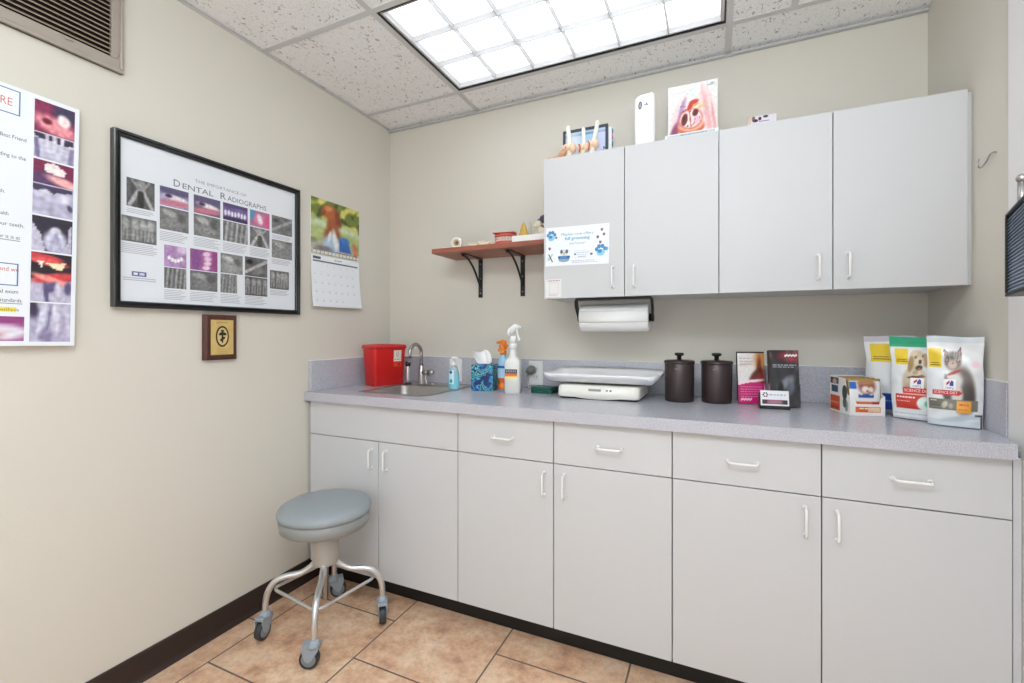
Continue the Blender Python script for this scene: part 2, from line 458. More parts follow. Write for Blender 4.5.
mb.build('reflector_rim', mat('reflector_white', (240, 240, 240), 0.4), L)
mb = MB(); q = 0.0016; z0, z1 = 0.001, 0.024
ix, iy = hx-g2, hy-g2
def blade(x0, x1, y0, y1, alongx):
    # parabolic blade: thick at its top, thin at its lower edge
    n = 4
    for i in range(n):
        za, zc = z0+(z1-z0)*i/n, z0+(z1-z0)*(i+1)/n; w = q*(1+2.2*(i/n)**2)
        if alongx: mb.box(x0, x1, y0-w, y0+w, za, zc)
        else: mb.box(x0-w, x0+w, y0, y1, za, zc)
for i in range(7): blade(-ix+2*ix*i/6, 0, -iy, iy, False)
for j in range(4): blade(-ix, ix, -iy+2*iy*j/3, 0, True)
mb.build('louver', mat('louver_grey', (196, 196, 196), 0.35, var=0.005), L)
LENS = emit_mat('lamp_diffuser', (240, 247, 255), 1.6)
MB().box(-ix, ix, -iy, iy, 0.052, 0.056).build('diffuser', LENS, L)
TUBE = emit_mat('lamp_tube', (240, 247, 255), 2.5)
for j in range(3):
    y = -iy+2*iy*(j+.5)/3
    MB().tube([(-ix+.02, y, 0.046), (ix-.02, y, 0.046)], 0.0055, 8).build('fluorescent_tube', TUBE, L)
MB().box(-hx, hx, -hy, hy, 0.076, 0.082).build('housing', GRID, L)

# ------------------------------------------------------------------ cabinets
def handle_mesh():
    mb = MB(); r = 0.0036; a = 0.041
    P = [(0, 0, -a), (0, -0.018, -a)] + [Vector((0, -0.018, -a+0.01)) + Vector((0, -0.01*math.sin(t), -0.01*math.cos(t))) for t in (0.5, 1.0, 1.45)] + \
        [Vector((0, -0.018, a-0.01)) + Vector((0, -0.01*math.cos(t), 0.01*math.sin(t))) for t in (0.1, 0.55, 1.05)] + [(0, -0.018, a), (0, 0, a)]
    mb.tube(P, r, 10)
    mb.lathe([(0.0065, 0), (0.0065, 0.003), (0.0045, 0.004)], M=Matrix.Translation((0, 0, -a)) @ Matrix.Rotation(PI/2, 4, 'X'), seg=12)
    mb.lathe([(0.0065, 0), (0.0065, 0.003), (0.0045, 0.004)], M=Matrix.Translation((0, 0, a)) @ Matrix.Rotation(PI/2, 4, 'X'), seg=12)
    return mb
HND = None
def add_handle(parent, loc, horiz=False):
    global HND
    if HND is None:
        HND = handle_mesh().build('handle', WHITEP, parent); o = HND
    else:
        o = HND.copy(); COL.objects.link(o); o.parent = parent
    o.location = loc; o.rotation_euler = (0, PI/2 if horiz else 0, 0)
    return o
D = [0.012, 0.8406, 1.2526, 1.6693, 2.0872, 2.5015]
FY = -0.602; GAP = 0.711
def base_cab(x0, x1, label, fronts):
    t = thing('base_cabinet', label, 'cabinet', (x0, 0, 0), 0, 'white base cabinets under the counter')
    w = x1-x0
    yf, yb, th = FY+0.0195, -0.012, 0.016
    mb = MB().box(0.001, th, yf, yb, 0.098, 0.8715).box(w-th, w-0.001, yf, yb, 0.098, 0.8715).box(th, w-th, yf, yb, 0.098, 0.114).box(th, w-th, yb-0.006, yb, 0.114, 0.8715).box(th, w-th, yf, yf+.018, 0.85, 0.8715)
    mb.build('cabinet_body', CAB, t)
    MB().box(0.0, w, -0.53, -0.515, 0.001, 0.0975).build('toe_kick', TOE, t)
    gp = 0.0017
    for kind, a, b_, hx_ in fronts:
        a -= x0; b_ -= x0
        if kind == 'door':
            d = MB().box(a+gp, b_-gp, FY, FY+0.018, 0.0985, GAP-gp, 0.0012).build('door', CAB, t)
            add_handle(d, (hx_-x0, FY, 0.633))
        else:
            d = MB().box(a+gp, b_-gp, FY, FY+0.018, GAP+gp, 0.8685, 0.0012).build('drawer' if hx_ else 'false_drawer_front', CAB, t)
            if hx_: add_handle(d, ((a+b_)/2, FY, 0.789), True)
    MB().box(gp, w-gp, FY+0.0182, FY+0.0194, 0.1, 0.87).build('shadow_gap', CABIN, t)
    return t
base_cab(D[0], D[1], 'white two-door sink base cabinet with plain false drawer front beside left wall', [('door', D[0], 0.4305, 0.396), ('door', 0.4305, D[1], 0.477), ('drawer', D[0], D[1], 0)])
base_cab(D[1], D[3], 'middle white base cabinet with two drawers over two doors below the white scale', [('door', D[1], D[2], 1.217), ('door', D[2], D[3], 1.295), ('drawer', D[1], D[2], 1), ('drawer', D[2], D[3], 1)])
rbc = base_cab(D[3], D[5], 'right white base cabinet with two drawers over two doors below the food bags', [('door', D[3], D[4], 2.045), ('door', D[4], D[5], 2.124), ('drawer', D[3], D[4], 1), ('drawer', D[4], D[5], 1)])
MB().box(D[5]-D[3]+.002, D[5]-D[3]+.0185, FY+.006, FY+.02, .1, .8715, .0006).build('filler_strip', CAB, rbc)
# counter with a cut-out for the sink
SX0, SX1, SY0, SY1 = 0.25, 0.615, -0.515, -0.105
ct = thing('countertop', 'long grey speckled laminate countertop with raised backsplash along the wall', 'countertop', (0, 0, 0.872))
mb = MB(); z0, z1 = 0.0, 0.041; CY = -0.627
mb.box(0.001, SX0, CY, -0.001, z0, z1).box(SX0, SX1, CY, SY0, z0, z1).box(SX0, SX1, SY1, -0.001, z0, z1)
mb.prism([(SX1, -0.001), (SX1, CY), (2.4995, CY), (2.52, -0.5289), (2.529, -0.5285), (2.529, -0.001)], z0, z1)
bmesh.ops.remove_doubles(mb.bm, verts=mb.bm.verts, dist=0.0001)
mb.build('worktop', LAM, ct)
zs = 0.041+0.147
mb = MB().box(0.021, 2.5205, -0.02, -0.001, 0.041, zs, 0.0015); mb.build('backsplash', LAM, ct)
mb = MB().box(0.001, 0.02, -0.602, -0.001, 0.041, zs, 0.0015); mb.build('side_splash', LAM, ct)
mb = MB().box(2.521, 2.529, -0.526, -0.001, 0.041, zs, 0.001); mb.build('side_splash', LAM, ct)
mb = MB().box(0.001, 2.528, -0.0195, -0.0005, zs, zs+0.003).box(0.0005, 0.0195, -0.602, -0.02, zs, zs+0.003)
mb.box(2.5205, 2.5295, -0.526, -0.0195, zs, zs+0.003)
mb.build('caulk_bead', WHITEPAINT, ct)

UY = -0.333; UB, UT = 1.3449, 1.9545
U = [1.1143, 1.4635, 1.8124, 2.1677, 2.518]
def wall_cab(x0, x1, label, doors, filler=0):
    t = thing('wall_cabinet', label, 'cabinet', (x0, 0, UB), 0, 'white wall cabinets over the counter')
    w = x1-x0; h = UT-UB
    mb = MB(); th = 0.016; yb, yf = -0.001, UY+0.0195
    mb.box(0.0005, th, yf, yb, 0.002, h-0.002).box(w-th, w-0.0005, yf, yb, 0.002, h-0.002)
    mb.box(th, w-th, yf, yb, 0.004, 0.02).box(th, w-th, yf, yb, h-0.02, h-0.004).box(th, w-th, yb-0.006, yb, 0.02, h-0.02)
    mb.build('cabinet_body', CAB, t)
    if filler: MB().box(w, w+filler, UY+0.012, UY+0.03, 0.002, h-0.006).build('filler_strip', CAB, t)
    gp = 0.0014
    for a, b_, hx_ in doors:
        d = MB().box(a-x0+gp, b_-x0-gp, UY, UY+0.018, 0.0, h, 0.0012).build('door', CAB, t)
        add_handle(d, (hx_-x0, UY, 0.079))
    MB().box(gp, w-gp, UY+0.0182, UY+0.0194, 0.004, h-0.003).build('shadow_gap', CABIN, t)
    return t
wall_cab(U[0], U[2], 'left white wall cabinet with grooming flyer taped to its door', [(U[0], U[1], 1.417), (U[1], U[2], 1.503)])
wall_cab(U[2], U[4], 'right white wall cabinet against the right-hand wall above the food bags', [(U[2], U[3], 2.125), (U[3], U[4], 2.21)], 0.0115)

# ------------------------------------------------------------------ sink, faucet, sprayer
CT = 0.913
sk = thing('sink', 'small stainless steel drop-in sink set in the counter by the red bin', 'sink', (0, 0, CT))
mb = MB(); x0, x1, y0, y1 = 0.235, 0.632, -0.53, -0.09
bx0, bx1, by0, by1 = 0.262, 0.603, -0.503, -0.215
def rrect(x0, x1, y0, y1, r, n=5):
    P = []
    for cx, cy, a in ((x1-r, y1-r, 0), (x0+r, y1-r, PI/2), (x0+r, y0+r, PI), (x1-r, y0+r, 1.5*PI)):
        for i in range(n+1): P.append((cx+r*math.cos(a+PI/2*i/n), cy+r*math.sin(a+PI/2*i/n)))
    return P
def ringloft(mb, rings, mi=0, capend=False):
    R = [[mb.bm.verts.new(p) for p in r] for r in rings]
    for A, B in zip(R, R[1:]):
        for i in range(len(A)):
            f = mb.bm.faces.new((A[i], A[(i+1) % len(A)], B[(i+1) % len(B)], B[i])); f.smooth = True; f.material_index = mi
    if capend: mb.bm.faces.new(R[-1]).material_index = mi
def z_(P, z): return [(p[0], p[1], z) for p in P]
ringloft(mb, [z_(rrect(x0, x1, y0, y1, .02), 0.0005), z_(rrect(x0+.002, x1-.002, y0+.002, y1-.002, .02), 0.004), z_(rrect(x0+.01, x1-.01, y0+.01, y1-.01, .018), 0.0045),
              z_(rrect(bx0-.004, bx1+.004, by0-.004, by1+.004, .045), 0.003), z_(rrect(bx0, bx1, by0, by1, .045), -0.002), z_(rrect(bx0+.004, bx1-.004, by0+.004, by1-.004, .045), -0.11),
              z_(rrect(bx0+.02, bx1-.02, by0+.02, by1-.02, .045), -0.13)], capend=True)
mb.build('basin', STEEL, sk)
MB().lathe([(0.0, 0.001), (0.03, 0.001), (0.038, 0.003), (0.04, 0.0)], (0.43, -0.36, -0.131), 24).build('drain', CHROME, sk)
fa = thing('faucet', 'brushed steel gooseneck faucet with side lever at the back of the sink', 'faucet', (0.327, -0.135, CT+0.0045))
mb = MB().lathe([(0.024, 0), (0.024, 0.004), (0.0165, 0.008), (0.0155, 0.095), (0.013, 0.1), (0.013, 0.102)], seg=24); mb.build('base', STEEL, fa)
P = [(0, 0, 0.1), (0, 0, 0.16)] + arc((0, -0.052, 0.165), 0.052, 0, PI*1.02, 14, (0, 1, 0), (0, 0, 1)) + [(0, -0.1055, 0.145)]
MB().tube(P, 0.0095, 14).build('spout', STEEL, fa)
mb = MB().tube([(0.008, 0, 0.062), (0.05, -0.006, 0.062)], 0.0135, 14).tube([(0.05, -0.006, 0.062), (0.07, -0.009, 0.064), (0.088, -0.012, 0.071)], [0.0165, 0.0155, 0.009], 12)
mb.tube([(0.03, -0.004, 0.05), (0.03, -0.004, 0.03), (0.036, -0.004, 0.008), (0.042, -0.004, 0.0)], 0.006, 10)
mb.build('lever_handle', STEEL, fa)
MB().lathe([(0.012, 0), (0.012, 0.003), (0.006, 0.005), (0, 0.005)], (0.075, 0.0, 0), 14).build('deck_button', CHROME, fa)
sp = thing('sprayer', 'slim upright metal sprayer with black cap standing on the sink rim by the faucet', 'sprayer', (0.277, -0.187, CT+0.0045))
MB().lathe([(0.02, 0), (0.02, 0.004), (0.013, 0.008), (0, 0.008)], seg=20).build('collar', BLACK, sp)
MB().lathe([(0.009, 0.008), (0.0095, 0.02), (0.011, 0.095), (0.011, 0.098)], seg=16).build('tube', mat('pale_chrome', (225, 220, 214), 0.22, 0.7, var=.02), sp)
MB().lathe([(0.0135, 0.098), (0.0135, 0.118), (0.012, 0.121), (0, 0.121)], seg=16).build('cap', BLACK, sp)
# ------------------------------------------------------------------ left wall
# return-air vent
ve = thing('wall_vent', 'wide metal return air grille with slanted slats high on left wall', 'vent', (0, 0, 0))
VM = mat('grille_metal', (176, 166, 156), 0.38, 0.35, var=0.04)
VY0, VY1, VZ0, VZ1 = -2.05, -1.360, 2.05, 2.375
mb = MB()
fw = 0.032
def vbar(y0, y1, z0, z1): mb.box(0.0005, 0.013, y0, y1, z0, z1, 0.002)
vbar(VY0, VY1, VZ0, VZ0+fw+.012); vbar(VY0, VY1, VZ1-fw, VZ1); vbar(VY0, VY0+fw, VZ0+fw+.012, VZ1-fw); vbar(VY1-fw, VY1, VZ0+fw+.012, VZ1-fw)
mb.box(0.0005, 0.02, VY0, VY1, VZ0, VZ0+0.012, 0.003).box(0.0005, 0.02, VY1-.01, VY1, VZ0+.012, VZ1, 0.003)
mb.build('frame', VM, ve)
MB().box(0.0004, 0.001, VY0+.01, VY1-.01, VZ0+.01, VZ1-.01).build('backing', TOE, ve)
SLM = mat('grille_slat', (186, 168, 150), 0.42, 0.25, var=0.04)
n = 16; za, zb2 = VZ0+fw+0.014, VZ1-fw-0.002
for i in range(n):
    z = za+(zb2-za)*(i+.5)/n
    M = Matrix.Translation((0.0085, 0, z)) @ Matrix.Rotation(math.radians(38), 4, 'Y')
    MB().box(-0.0075, 0.0075, VY0+fw-.002, VY1-fw+.002, -0.0009, 0.0009, M=M).build('slat', SLM, ve)
MB().box(0.013, 0.019, -1.507, -1.488, 2.083, 2.089, 0.001).build('lever_tab', VM, ve)
MB().lathe([(0.004, 0), (0.004, 0.001), (0, 0.002)], M=Matrix.Translation((0.013, -1.375, 2.105)) @ Matrix.Rotation(PI/2, 4, 'Y'), seg=10).build('screw', STEEL, ve)

def xray(seed, lo=70, hi=190, kind=0):
    sh = [('n', 3.5, 0.25)]
    if kind == 0:
        for i in range(4):
            x = 0.14+0.24*i+random.uniform(-.04, .04)
            sh += [('e', x, 0.72, 0.1, 0.2, 0.1, (hi, hi, hi), 0.5), ('l', x-.05, .6, x-.07, .1, .035, (hi-15, hi-15, hi-15)), ('l', x+.05, .6, x+.05, .12, .035, (hi-15, hi-15, hi-15))]
    elif kind == 1:
        sh += [('e', .5, .35, .5, .3, .25, (hi-35, hi-35, hi-35), .6), ('e', .35, .75, .25, .14, -.3, (hi, hi, hi), .5), ('e', .75, .6, .14, .2, .4, (lo+20, lo+20, lo+20), .6)]
    elif kind == 2:
        sh += [('l', .1, .05, .5, .75, .07, (hi, hi, hi)), ('l', .9, .05, .5, .75, .07, (hi, hi, hi)), ('e', .5, .82, .16, .16, 0, (hi-20, hi-20, hi-20), .4), ('l', .5, .1, .5, .5, .12, (lo+10, lo+10, lo+10)), ('l', .2, .95, .4, .7, .05, (hi-30,)*3), ('l', .8, .95, .6, .7, .05, (hi-30,)*3)]
    elif kind == 3:
        for i in range(5):
            x = .1+.2*i
            sh += [('l', x, .0, x+.08, .95, .05, (hi-10-15*(i % 2),)*3)]
    elif kind == 4:
        sh += [('l', .05, .2, .95, .85, .08, (hi,)*3), ('e', .6, .3, .25, .18, .5, (hi-50,)*3, .6), ('e', .2, .75, .14, .12, 0, (lo-20,)*3, .6)]
    sh += [('n', 9, 0.22), ('n', 22, 0.12)]
    m = (lo+hi)//2-12
    return painter((m, m+1, m+2), sh, seed)
def mouth(seed, gum=(150, 92, 122), kind=0):
    sh = [('n', 4, 0.2)]
    if kind == 0:
        sh += [('e', .5, .85, .7, .25, 0, (92, 84, 120), .4), ('e', .55, .5, .42, .14, -.2, (232, 222, 226), .35), ('e', .5, .22, .6, .16, .1, (196, 120, 140), .5), ('e', .3, .56, .12, .1, 0, (60, 40, 64), .5)]
    elif kind == 1:
        sh += [('r', 0, .78, 1, 1, (84, 72, 110))]
        for i in range(7): sh.append(('e', .1+.13*i, .42+.03*math.sin(i*2), .05, .17, 0, (232, 230, 238), .35))
        sh += [('e', .5, .1, .7, .14, 0, (64, 46, 86), .4)]
    elif kind == 2:
        sh += [('e', .45, .45, .26, .34, .2, (222, 130, 170), .4), ('e', .5, .5, .12, .3, .2, (240, 226, 232), .4), ('e', .95, .4, .2, .6, 0, (212, 90, 140), .5), ('e', .08, .8, .16, .4, 0, (90, 150, 190), .5)]
    elif kind == 3:
        for i in range(4): sh.append(('e', .58+.06*math.sin(i), .15+.22*i, .14, .11, .3, (238, 206, 226), .35))
        sh += [('e', .2, .5, .16, .6, 0, (132, 78, 140), .5), ('e', .92, .5, .12, .6, 0, (150, 70, 128), .5)]
    elif kind == 4:
        for i in range(5): sh.append(('e', .22+.14*i, .42-.12*math.sin(i*.78), .075, .1, 0, (238, 236, 240), .35))
        sh += [('e', .85, .9, .3, .25, .3, (216, 190, 220), .5)]
    sh += [('n', 14, 0.15)]
    return painter(gum, sh, seed)

# framed dental poster
fp = thing('framed_poster', 'black framed dental radiographs poster in the middle of left wall', 'poster', (0, 0, 0))
Y0, Y1, Z0, Z1 = -1.39, -0.668, 1.281, 1.8645
mb = MB(); fw = 0.021
prof = [(0.0005, 0), (0.024, 0), (0.026, 0.003), (0.026, 0.008), (0.021, 0.011), (0.021, 0.013), (0.0235, 0.015), (0.0235, 0.018), (0.019, 0.021), (0.014, 0.021), (0.0005, 0.021)]
def frame_loft(mb, Y0, Y1, Z0, Z1, prof):
    rings = []
    for y, z, sy, sz in ((Y0, Z0, 1, 1), (Y1, Z0, -1, 1), (Y1, Z1, -1, -1), (Y0, Z1, 1, -1)):
        rings.append([mb.bm.verts.new((h, y+sy*i, z+sz*i)) for h, i in prof])
    n = len(prof)
    for a in range(4):
        A, B = rings[a], rings[(a+1) % 4]
        for i in range(n): mb.bm.faces.new((A[i], A[(i+1) % n], B[(i+1) % n], B[i]))
frame_loft(mb, Y0, Y1, Z0, Z1, prof)
mb.build('frame', mat('black_lacquer', (16, 16, 18), 0.25, coat=.3, var=.05), fp)
MB().box(0.001, 0.011, Y0+.01, Y1-.01, Z0+.01, Z1-.01).build('mat_board', PAPER, fp)
s = Sheet(onX(0.0114)); PB = (226, 230, 236)
s.rect(Y0+fw-.001, Z0+fw-.001, Y1-fw+.001, Z1-fw+.001, PB); s.up()
TXT = (172, 175, 182)
def photo(y0, y1, z0, z1, f, n=26): s.grid(y0, z0, y1, z1, n, max(6, int(n*(z1-z0)/(y1-y0))), f)
# left column
photo(-1.350, -1.267, 1.621, 1.717, xray(1, 40, 170, 2)); s.lines(-1.35, -1.267, 1.612, 3, .006, .0022, TXT)
photo(-1.364, -1.261, 1.503, 1.588, xray(2, 80, 170, 0)); s.lines(-1.364, -1.258, 1.494, 6, .006, .0022, TXT)
cols = [(-1.251, -1.155), (-1.137, -1.037), (-1.026, -0.922), (-0.912, -0.820)]
kinds = [(0, 1), (0, 1), (1, 3), (2, 2)]
for i, (a, b_) in enumerate(cols):
    k = kinds[i]
    photo(a, b_, 1.650, 1.718, mouth(3+i, [(168, 160, 196), (104, 92, 118), (112, 92, 150), (176, 120, 150)][i], k[0])); photo(a, b_, 1.565, 1.646, xray(10+i, 70, 168+6*i, k[1]))
    s.lines(a, b_, 1.555, 6, .006, .0022, TXT)
photo(-0.809, -0.704, 1.639, 1.719, xray(20, 90, 160, 4)); s.lines(-.809, -.704, 1.63, 3, .006, .0022, TXT)
photo(-0.809, -0.704, 1.531, 1.612, xray(21, 110, 170, 1)); s.lines(-.809, -.704, 1.522, 4, .006, .0022, TXT)
low = [(-1.237, -1.163), (-1.150, -1.048), (-1.036, -0.944), (-0.934, -0.831)]
photo(low[0][0], low[0][1], 1.434, 1.511, mouth(30, (168, 132, 178), 4)); photo(low[1][0], low[1][1], 1.434, 1.513, mouth(31, (160, 92, 150), 3))
photo(low[2][0], low[2][1], 1.436, 1.514, xray(32, 80, 195, 1)); photo(low[3][0], low[3][1], 1.436, 1.516, xray(33, 40, 180, 4))
photo(low[0][0], low[0][1], 1.357, 1.431, xray(34, 60, 165, 3)); photo(low[1][0], low[1][1], 1.357, 1.431, xray(35, 70, 160, 1))
photo(low[2][0], low[2][1]-.024, 1.357, 1.432, xray(36, 90, 165, 3)); photo(low[3][0], low[3][1], 1.354, 1.433, xray(37, 40, 160, 0))
for a, b_ in low: s.lines(a, b_, 1.348, 6, .0062, .0022, TXT)
photo(-0.818, -0.721, 1.392, 1.474, xray(38, 50, 170, 0)); s.lines(-.818, -.721, 1.383, 4, .006, .0022, TXT)
INK = (104, 106, 116)
s.text('THE IMPORTANCE OF', -1.03, 1.764, .0125, (150, 152, 162), w=.205, align='c')
s.text('D', -1.206, 1.728, .026, INK, w=.022); s.text('ENTAL', -1.176, 1.728, .020, INK, w=.112)
s.text('R', -1.036, 1.728, .026, INK, w=.022); s.text('ADIOGRAPHS', -1.008, 1.728, .020, INK, w=.172)
s.rect(-1.335, 1.388, -1.292, 1.404, (92, 104, 150)); s.up(); s.rect(-1.330, 1.392, -1.318, 1.400, (230, 232, 238)); s.rect(-1.313, 1.392, -1.298, 1.400, (210, 214, 226))
s.lines(-1.36, -1.262, 1.380, 2, .007, .003, (176, 182, 200), .1)
s.build('poster_print', fp, GLOSSP)

# foam board poster, far left
pb = thing('poster_board', 'white foam board dental poster with photo strip at left edge of view', 'poster', (0.0, -1.4895, 1.157))
pb.rotation_euler = (math.radians(-1.0), 0, 0)
MB().box(0.0, 0.025, -0.62, 0.0, 0.0, 0.722, 0.0008).build('board', WHITEP, pb)
s = Sheet(onX(0.0252)); PB2 = (233, 237, 243)
s.rect(-0.62, 0.0005, -0.0005, 0.7215, PB2); s.up()
def ph(y0, y1, z0, z1, f, nx=24): s.grid(y0, z0, y1, z1, nx, max(8, int(nx*(z1-z0)/(y1-y0))), f)
VI = (148, 140, 172)
c0, c1 = -0.1, -0.011
ph(c0, c1, .618, .709, painter((134, 44, 84), [('e', .75, .8, .3, .3, 0, (60, 56, 84), .5), ('e', .5, .3, .55, .26, -.3, (232, 150, 158), .4), ('e', .72, .55, .16, .2, .3, (246, 226, 226), .3), ('e', .3, .4, .12, .1, 0, (110, 24, 50), .4), ('n', 9, .2)], 1))
ph(c0, c1, .543, .617, painter((196, 194, 214), [('p', [(0, 1), (1, 1), (1, .78), (.8, .72), (.2, .75), (0, .85)], (52, 44, 66)), ('l', .3, .95, .34, .4, .05, (214, 212, 228)), ('l', .5, .95, .5, .4, .05, (214, 212, 228)), ('l', .7, .95, .66, .4, .05, (214, 212, 228)), ('l', .05, .7, .1, .05, .06, (120, 110, 150)), ('l', .95, .6, .9, .05, .07, (140, 130, 164)), ('n', 7, .2)], 2))
ph(c0, c1, .470, .538, painter((120, 36, 76), [('e', .2, .2, .5, .3, .3, (88, 60, 100), .5), ('p', [(.25, .85), (.5, .98), (.8, .7), (.75, .45), (.5, .5), (.3, .55)], (246, 232, 230)), ('e', .8, .2, .5, .18, -.35, (242, 178, 178), .4), ('n', 9, .15)], 3))
ph(c0, c1, .380, .469, painter((186, 182, 206), [('p', [(0, 1), (1, 1), (1, .85), (.6, .8), (.5, .72), (.3, .85), (.1, .75), (0, .8)], (66, 56, 86)), ('e', .3, .7, .14, .14, 0, (214, 212, 228), .4), ('e', .75, .65, .18, .14, 0, (214, 212, 228), .4), ('e', .92, .35, .07, .12, .3, (74, 64, 96), .4), ('n', 6, .22)], 4))
ph(c0, c1, .275, .375, painter((46, 40, 56), [('p', [(0, 0), (0, .8), (.2, .5), (.3, .1), (.3, 0)], (196, 192, 212)), ('p', [(1, 0), (1, .85), (.92, .8), (.88, .3), (.7, 0)], (186, 182, 206)), ('e', .57, .3, .3, .34, 0, (204, 202, 222), .3), ('e', .57, .6, .14, .14, 0, (214, 212, 228), .35), ('l', .57, .5, .45, .05, .05, (172, 168, 198)), ('l', .6, .5, .72, .05, .05, (172, 168, 198)), ('n', 10, .18)], 5))
ph(c0, c1, .128, .270, painter((188, 184, 206), [('r', 0, .45, 1, 1, (38, 28, 38)), ('e', .3, .92, .5, .06, -.1, (196, 60, 66), .3), ('e', .4, .82, .5, .07, -.1, (226, 90, 90), .35), ('p', [(.35, .8), (.85, .82), (.75, .66), (.6, .68)], (250, 226, 190)), ('p', [(.12, .84), (.3, .82), (.25, .7)], (250, 236, 226)), ('e', .6, .5, .6, .1, .12, (208, 70, 74), .3), ('e', .5, .46, .5, .06, -.2, (246, 150, 140), .4), ('e', .5, .3, .2, .1, .3, (90, 80, 120), .4), ('l', .35, .35, .4, .02, .06, (92, 82, 122)), ('e', .92, .3, .1, .14, 0, (90, 80, 120), .4), ('e', .65, .28, .07, .14, 0, (206, 204, 222), .4), ('n', 12, .15)], 6))
ph(c0, c1, .012, .124, painter((176, 172, 198), [('e', .05, .9, .14, .3, .2, (60, 50, 74), .5), ('l', .35, .95, .2, .05, .08, (208, 206, 224)), ('l', .65, .95, .6, .2, .09, (206, 204, 222)), ('l', .9, .95, .95, .2, .07, (196, 192, 214)), ('e', .4, .15, .2, .16, 0, (136, 126, 160), .5), ('l', .5, .9, .42, .3, .03, (130, 122, 156)), ('n', 8, .2)], 7))
ph(-.30, -.111, .014, .082, painter((148, 66, 128), [('e', .75, .35, .3, .3, -.2, (226, 222, 234), .35), ('e', .62, .65, .1, .2, 0, (240, 238, 244), .35), ('e', .35, .2, .4, .2, .2, (214, 110, 124), .4), ('n', 8, .15)], 8))
BL = (84, 122, 178)
s.frame(-.40, .642, -.129, .711, .0028, BL); s.frame(-.40, .167, -.125, .229, .0028, BL)
s.text('CARE', -.145, .664, .022, (214, 120, 120), w=.055, align='r')
INK2 = (70, 74, 90)
def rt(t, z, w, h=.0105, c=INK2, u=False, x=-.119):
    w *= .45; x = -.119+(x+.125)*.6
    s.text(t, x, z, h, c, w=w, align='r')
    if u: s.rect(x-w, z-.005, x, z-.0035, c)
rt('Your Best Friend', .575, .175); rt('according to the', .522, .175); rt('a healthy mouth.', .420, .16, x=-.185)
rt('good oral health', .36, .15, x=-.172); rt('of your teeth.', .332, .16); rt('whether it is at', .297, .16, u=True, x=-.132)
rt('and we', .207, .085, .012, (206, 92, 92), x=-.134); rt('dental exam', .146, .13, x=-.134); rt('care standards.', .122, .15, u=True)
s.rect(-.30, .094, -.128, .108, (240, 222, 96)); s.up(); rt('under anesthesia', .097, .165, .009, (120, 108, 50), x=-.13)
o = s.build('poster_print', pb, PRINT)

# small award plaque
pl = thing('plaque', 'small dark wooden award plaque with gold plate on left wall', 'plaque', (0, -1.037, 1.09))
mb = MB(); hw, hh = 0.0635, 0.177
ringloft(mb, [[(0.0, y, z) for y, z in ((-hw, 0), (hw, 0), (hw, hh), (-hw, hh))], [(0.016, y, z) for y, z in ((-hw, 0), (hw, 0), (hw, hh), (-hw, hh))],
              [(0.021, y, z) for y, z in ((-hw+.008, .008), (hw-.008, .008), (hw-.008, hh-.008), (-hw+.008, hh-.008))]], capend=True)
for f in mb.bm.faces: f.smooth = False
mb.build('board', PLAQW, pl)
s = Sheet(onX(0.0214), 0.0003)
s.grid(-.043, .02, .047, .157, 10, 14, painter((206, 178, 112), [('n', 6, .06)], 2)); s.up()
s.ell(.002, .092, .0265, .042, (44, 34, 22)); s.up(); s.ell(.002, .092, .0205, .0345, (214, 190, 132)); s.up()
for dy, dz, r1, r2, a in ((0, .0, .0035, .028, 0), (-.006, .01, .009, .006, .4), (.008, .01, .009, .006, -.4), (.002, -.008, .011, .005, .5), (-.003, -.016, .008, .004, -.5), (.0, .022, .008, .004, 0)):
    s.ell(.002+dy, .092+dz, r1, r2, (40, 32, 24), 12, a)
for i in range(6): s.rect(-.022+.008*i, .143+.002*math.sin(i*.6), -.017+.008*i, .147+.002*math.sin(i*.6), (150, 120, 70))
for i in range(3): s.rect(-.02+.003*i, .04-.008*i, .03-.004*i, .0425-.008*i, (184, 156, 96))
s.build('gold_plate', pl, print_mat('gold_plate_print', 0.3, 0.2))

# calendar
ca = thing('wall_calendar', 'hanging wall calendar with photo of brown dog on left wall near corner', 'calendar', (0, -0.592, 1.327))
cw = 0.326
s = Sheet(lambda u, v, k: (0.0055+0.0015*math.sin(u*9)+k, u, v))
def calimg(u, v):
    return painter((150, 168, 96), [
        ('r', 0, .55, 1, 1, (112, 128, 52)), ('N', 5, (214, 206, 110), .05, .35), ('N', 7, (60, 84, 34), .15, .4), ('e', .5, .52, .9, .09, -.1, (198, 214, 176), .6), ('e', .5, .36, .9, .12, -.05, (176, 190, 124), .6),
        ('e', .4, .12, .7, .14, 0, (176, 172, 160), .5),
        ('e', .42, .36, .17, .2, .05, (150, 84, 50), .3), ('e', .42, .58, .12, .16, 0, (158, 84, 46), .3), ('e', .36, .8, .15, .13, .2, (176, 94, 46), .3), ('e', .53, .72, .06, .16, .25, (132, 64, 34), .35), ('e', .24, .8, .05, .1, -.3, (140, 70, 36), .35), ('e', .33, .86, .09, .05, .2, (204, 126, 70), .4),
        ('e', .41, .22, .17, .17, .1, (168, 192, 214), .25), ('e', .47, .3, .05, .2, .2, (226, 228, 232), .4), ('e', .36, .36, .03, .1, -.2, (220, 224, 230), .4),
        ('p', [(.56, .12), (.56, .36), (.74, .38), (.82, .12)], (42, 100, 176)), ('e', .68, .33, .1, .07, -.2, (60, 122, 196), .4), ('e', .92, .15, .05, .2, .3, (206, 128, 84), .35), ('e', .25, .12, .16, .04, 0, (128, 120, 128), .5), ('n', 14, .12)], 4)(u, v)
s.grid(0, .262, cw, .538, 44, 40, calimg); s.up()
s.rect(0.0, .262, cw, .292, (196, 190, 186)); s.up(); s.words(.01, cw-.01, .283, .004, (110, 110, 120)); 
for i in range(13): s.rect(.012+.0245*i, .266, .03+.0245*i, .279, (222, 220, 218))
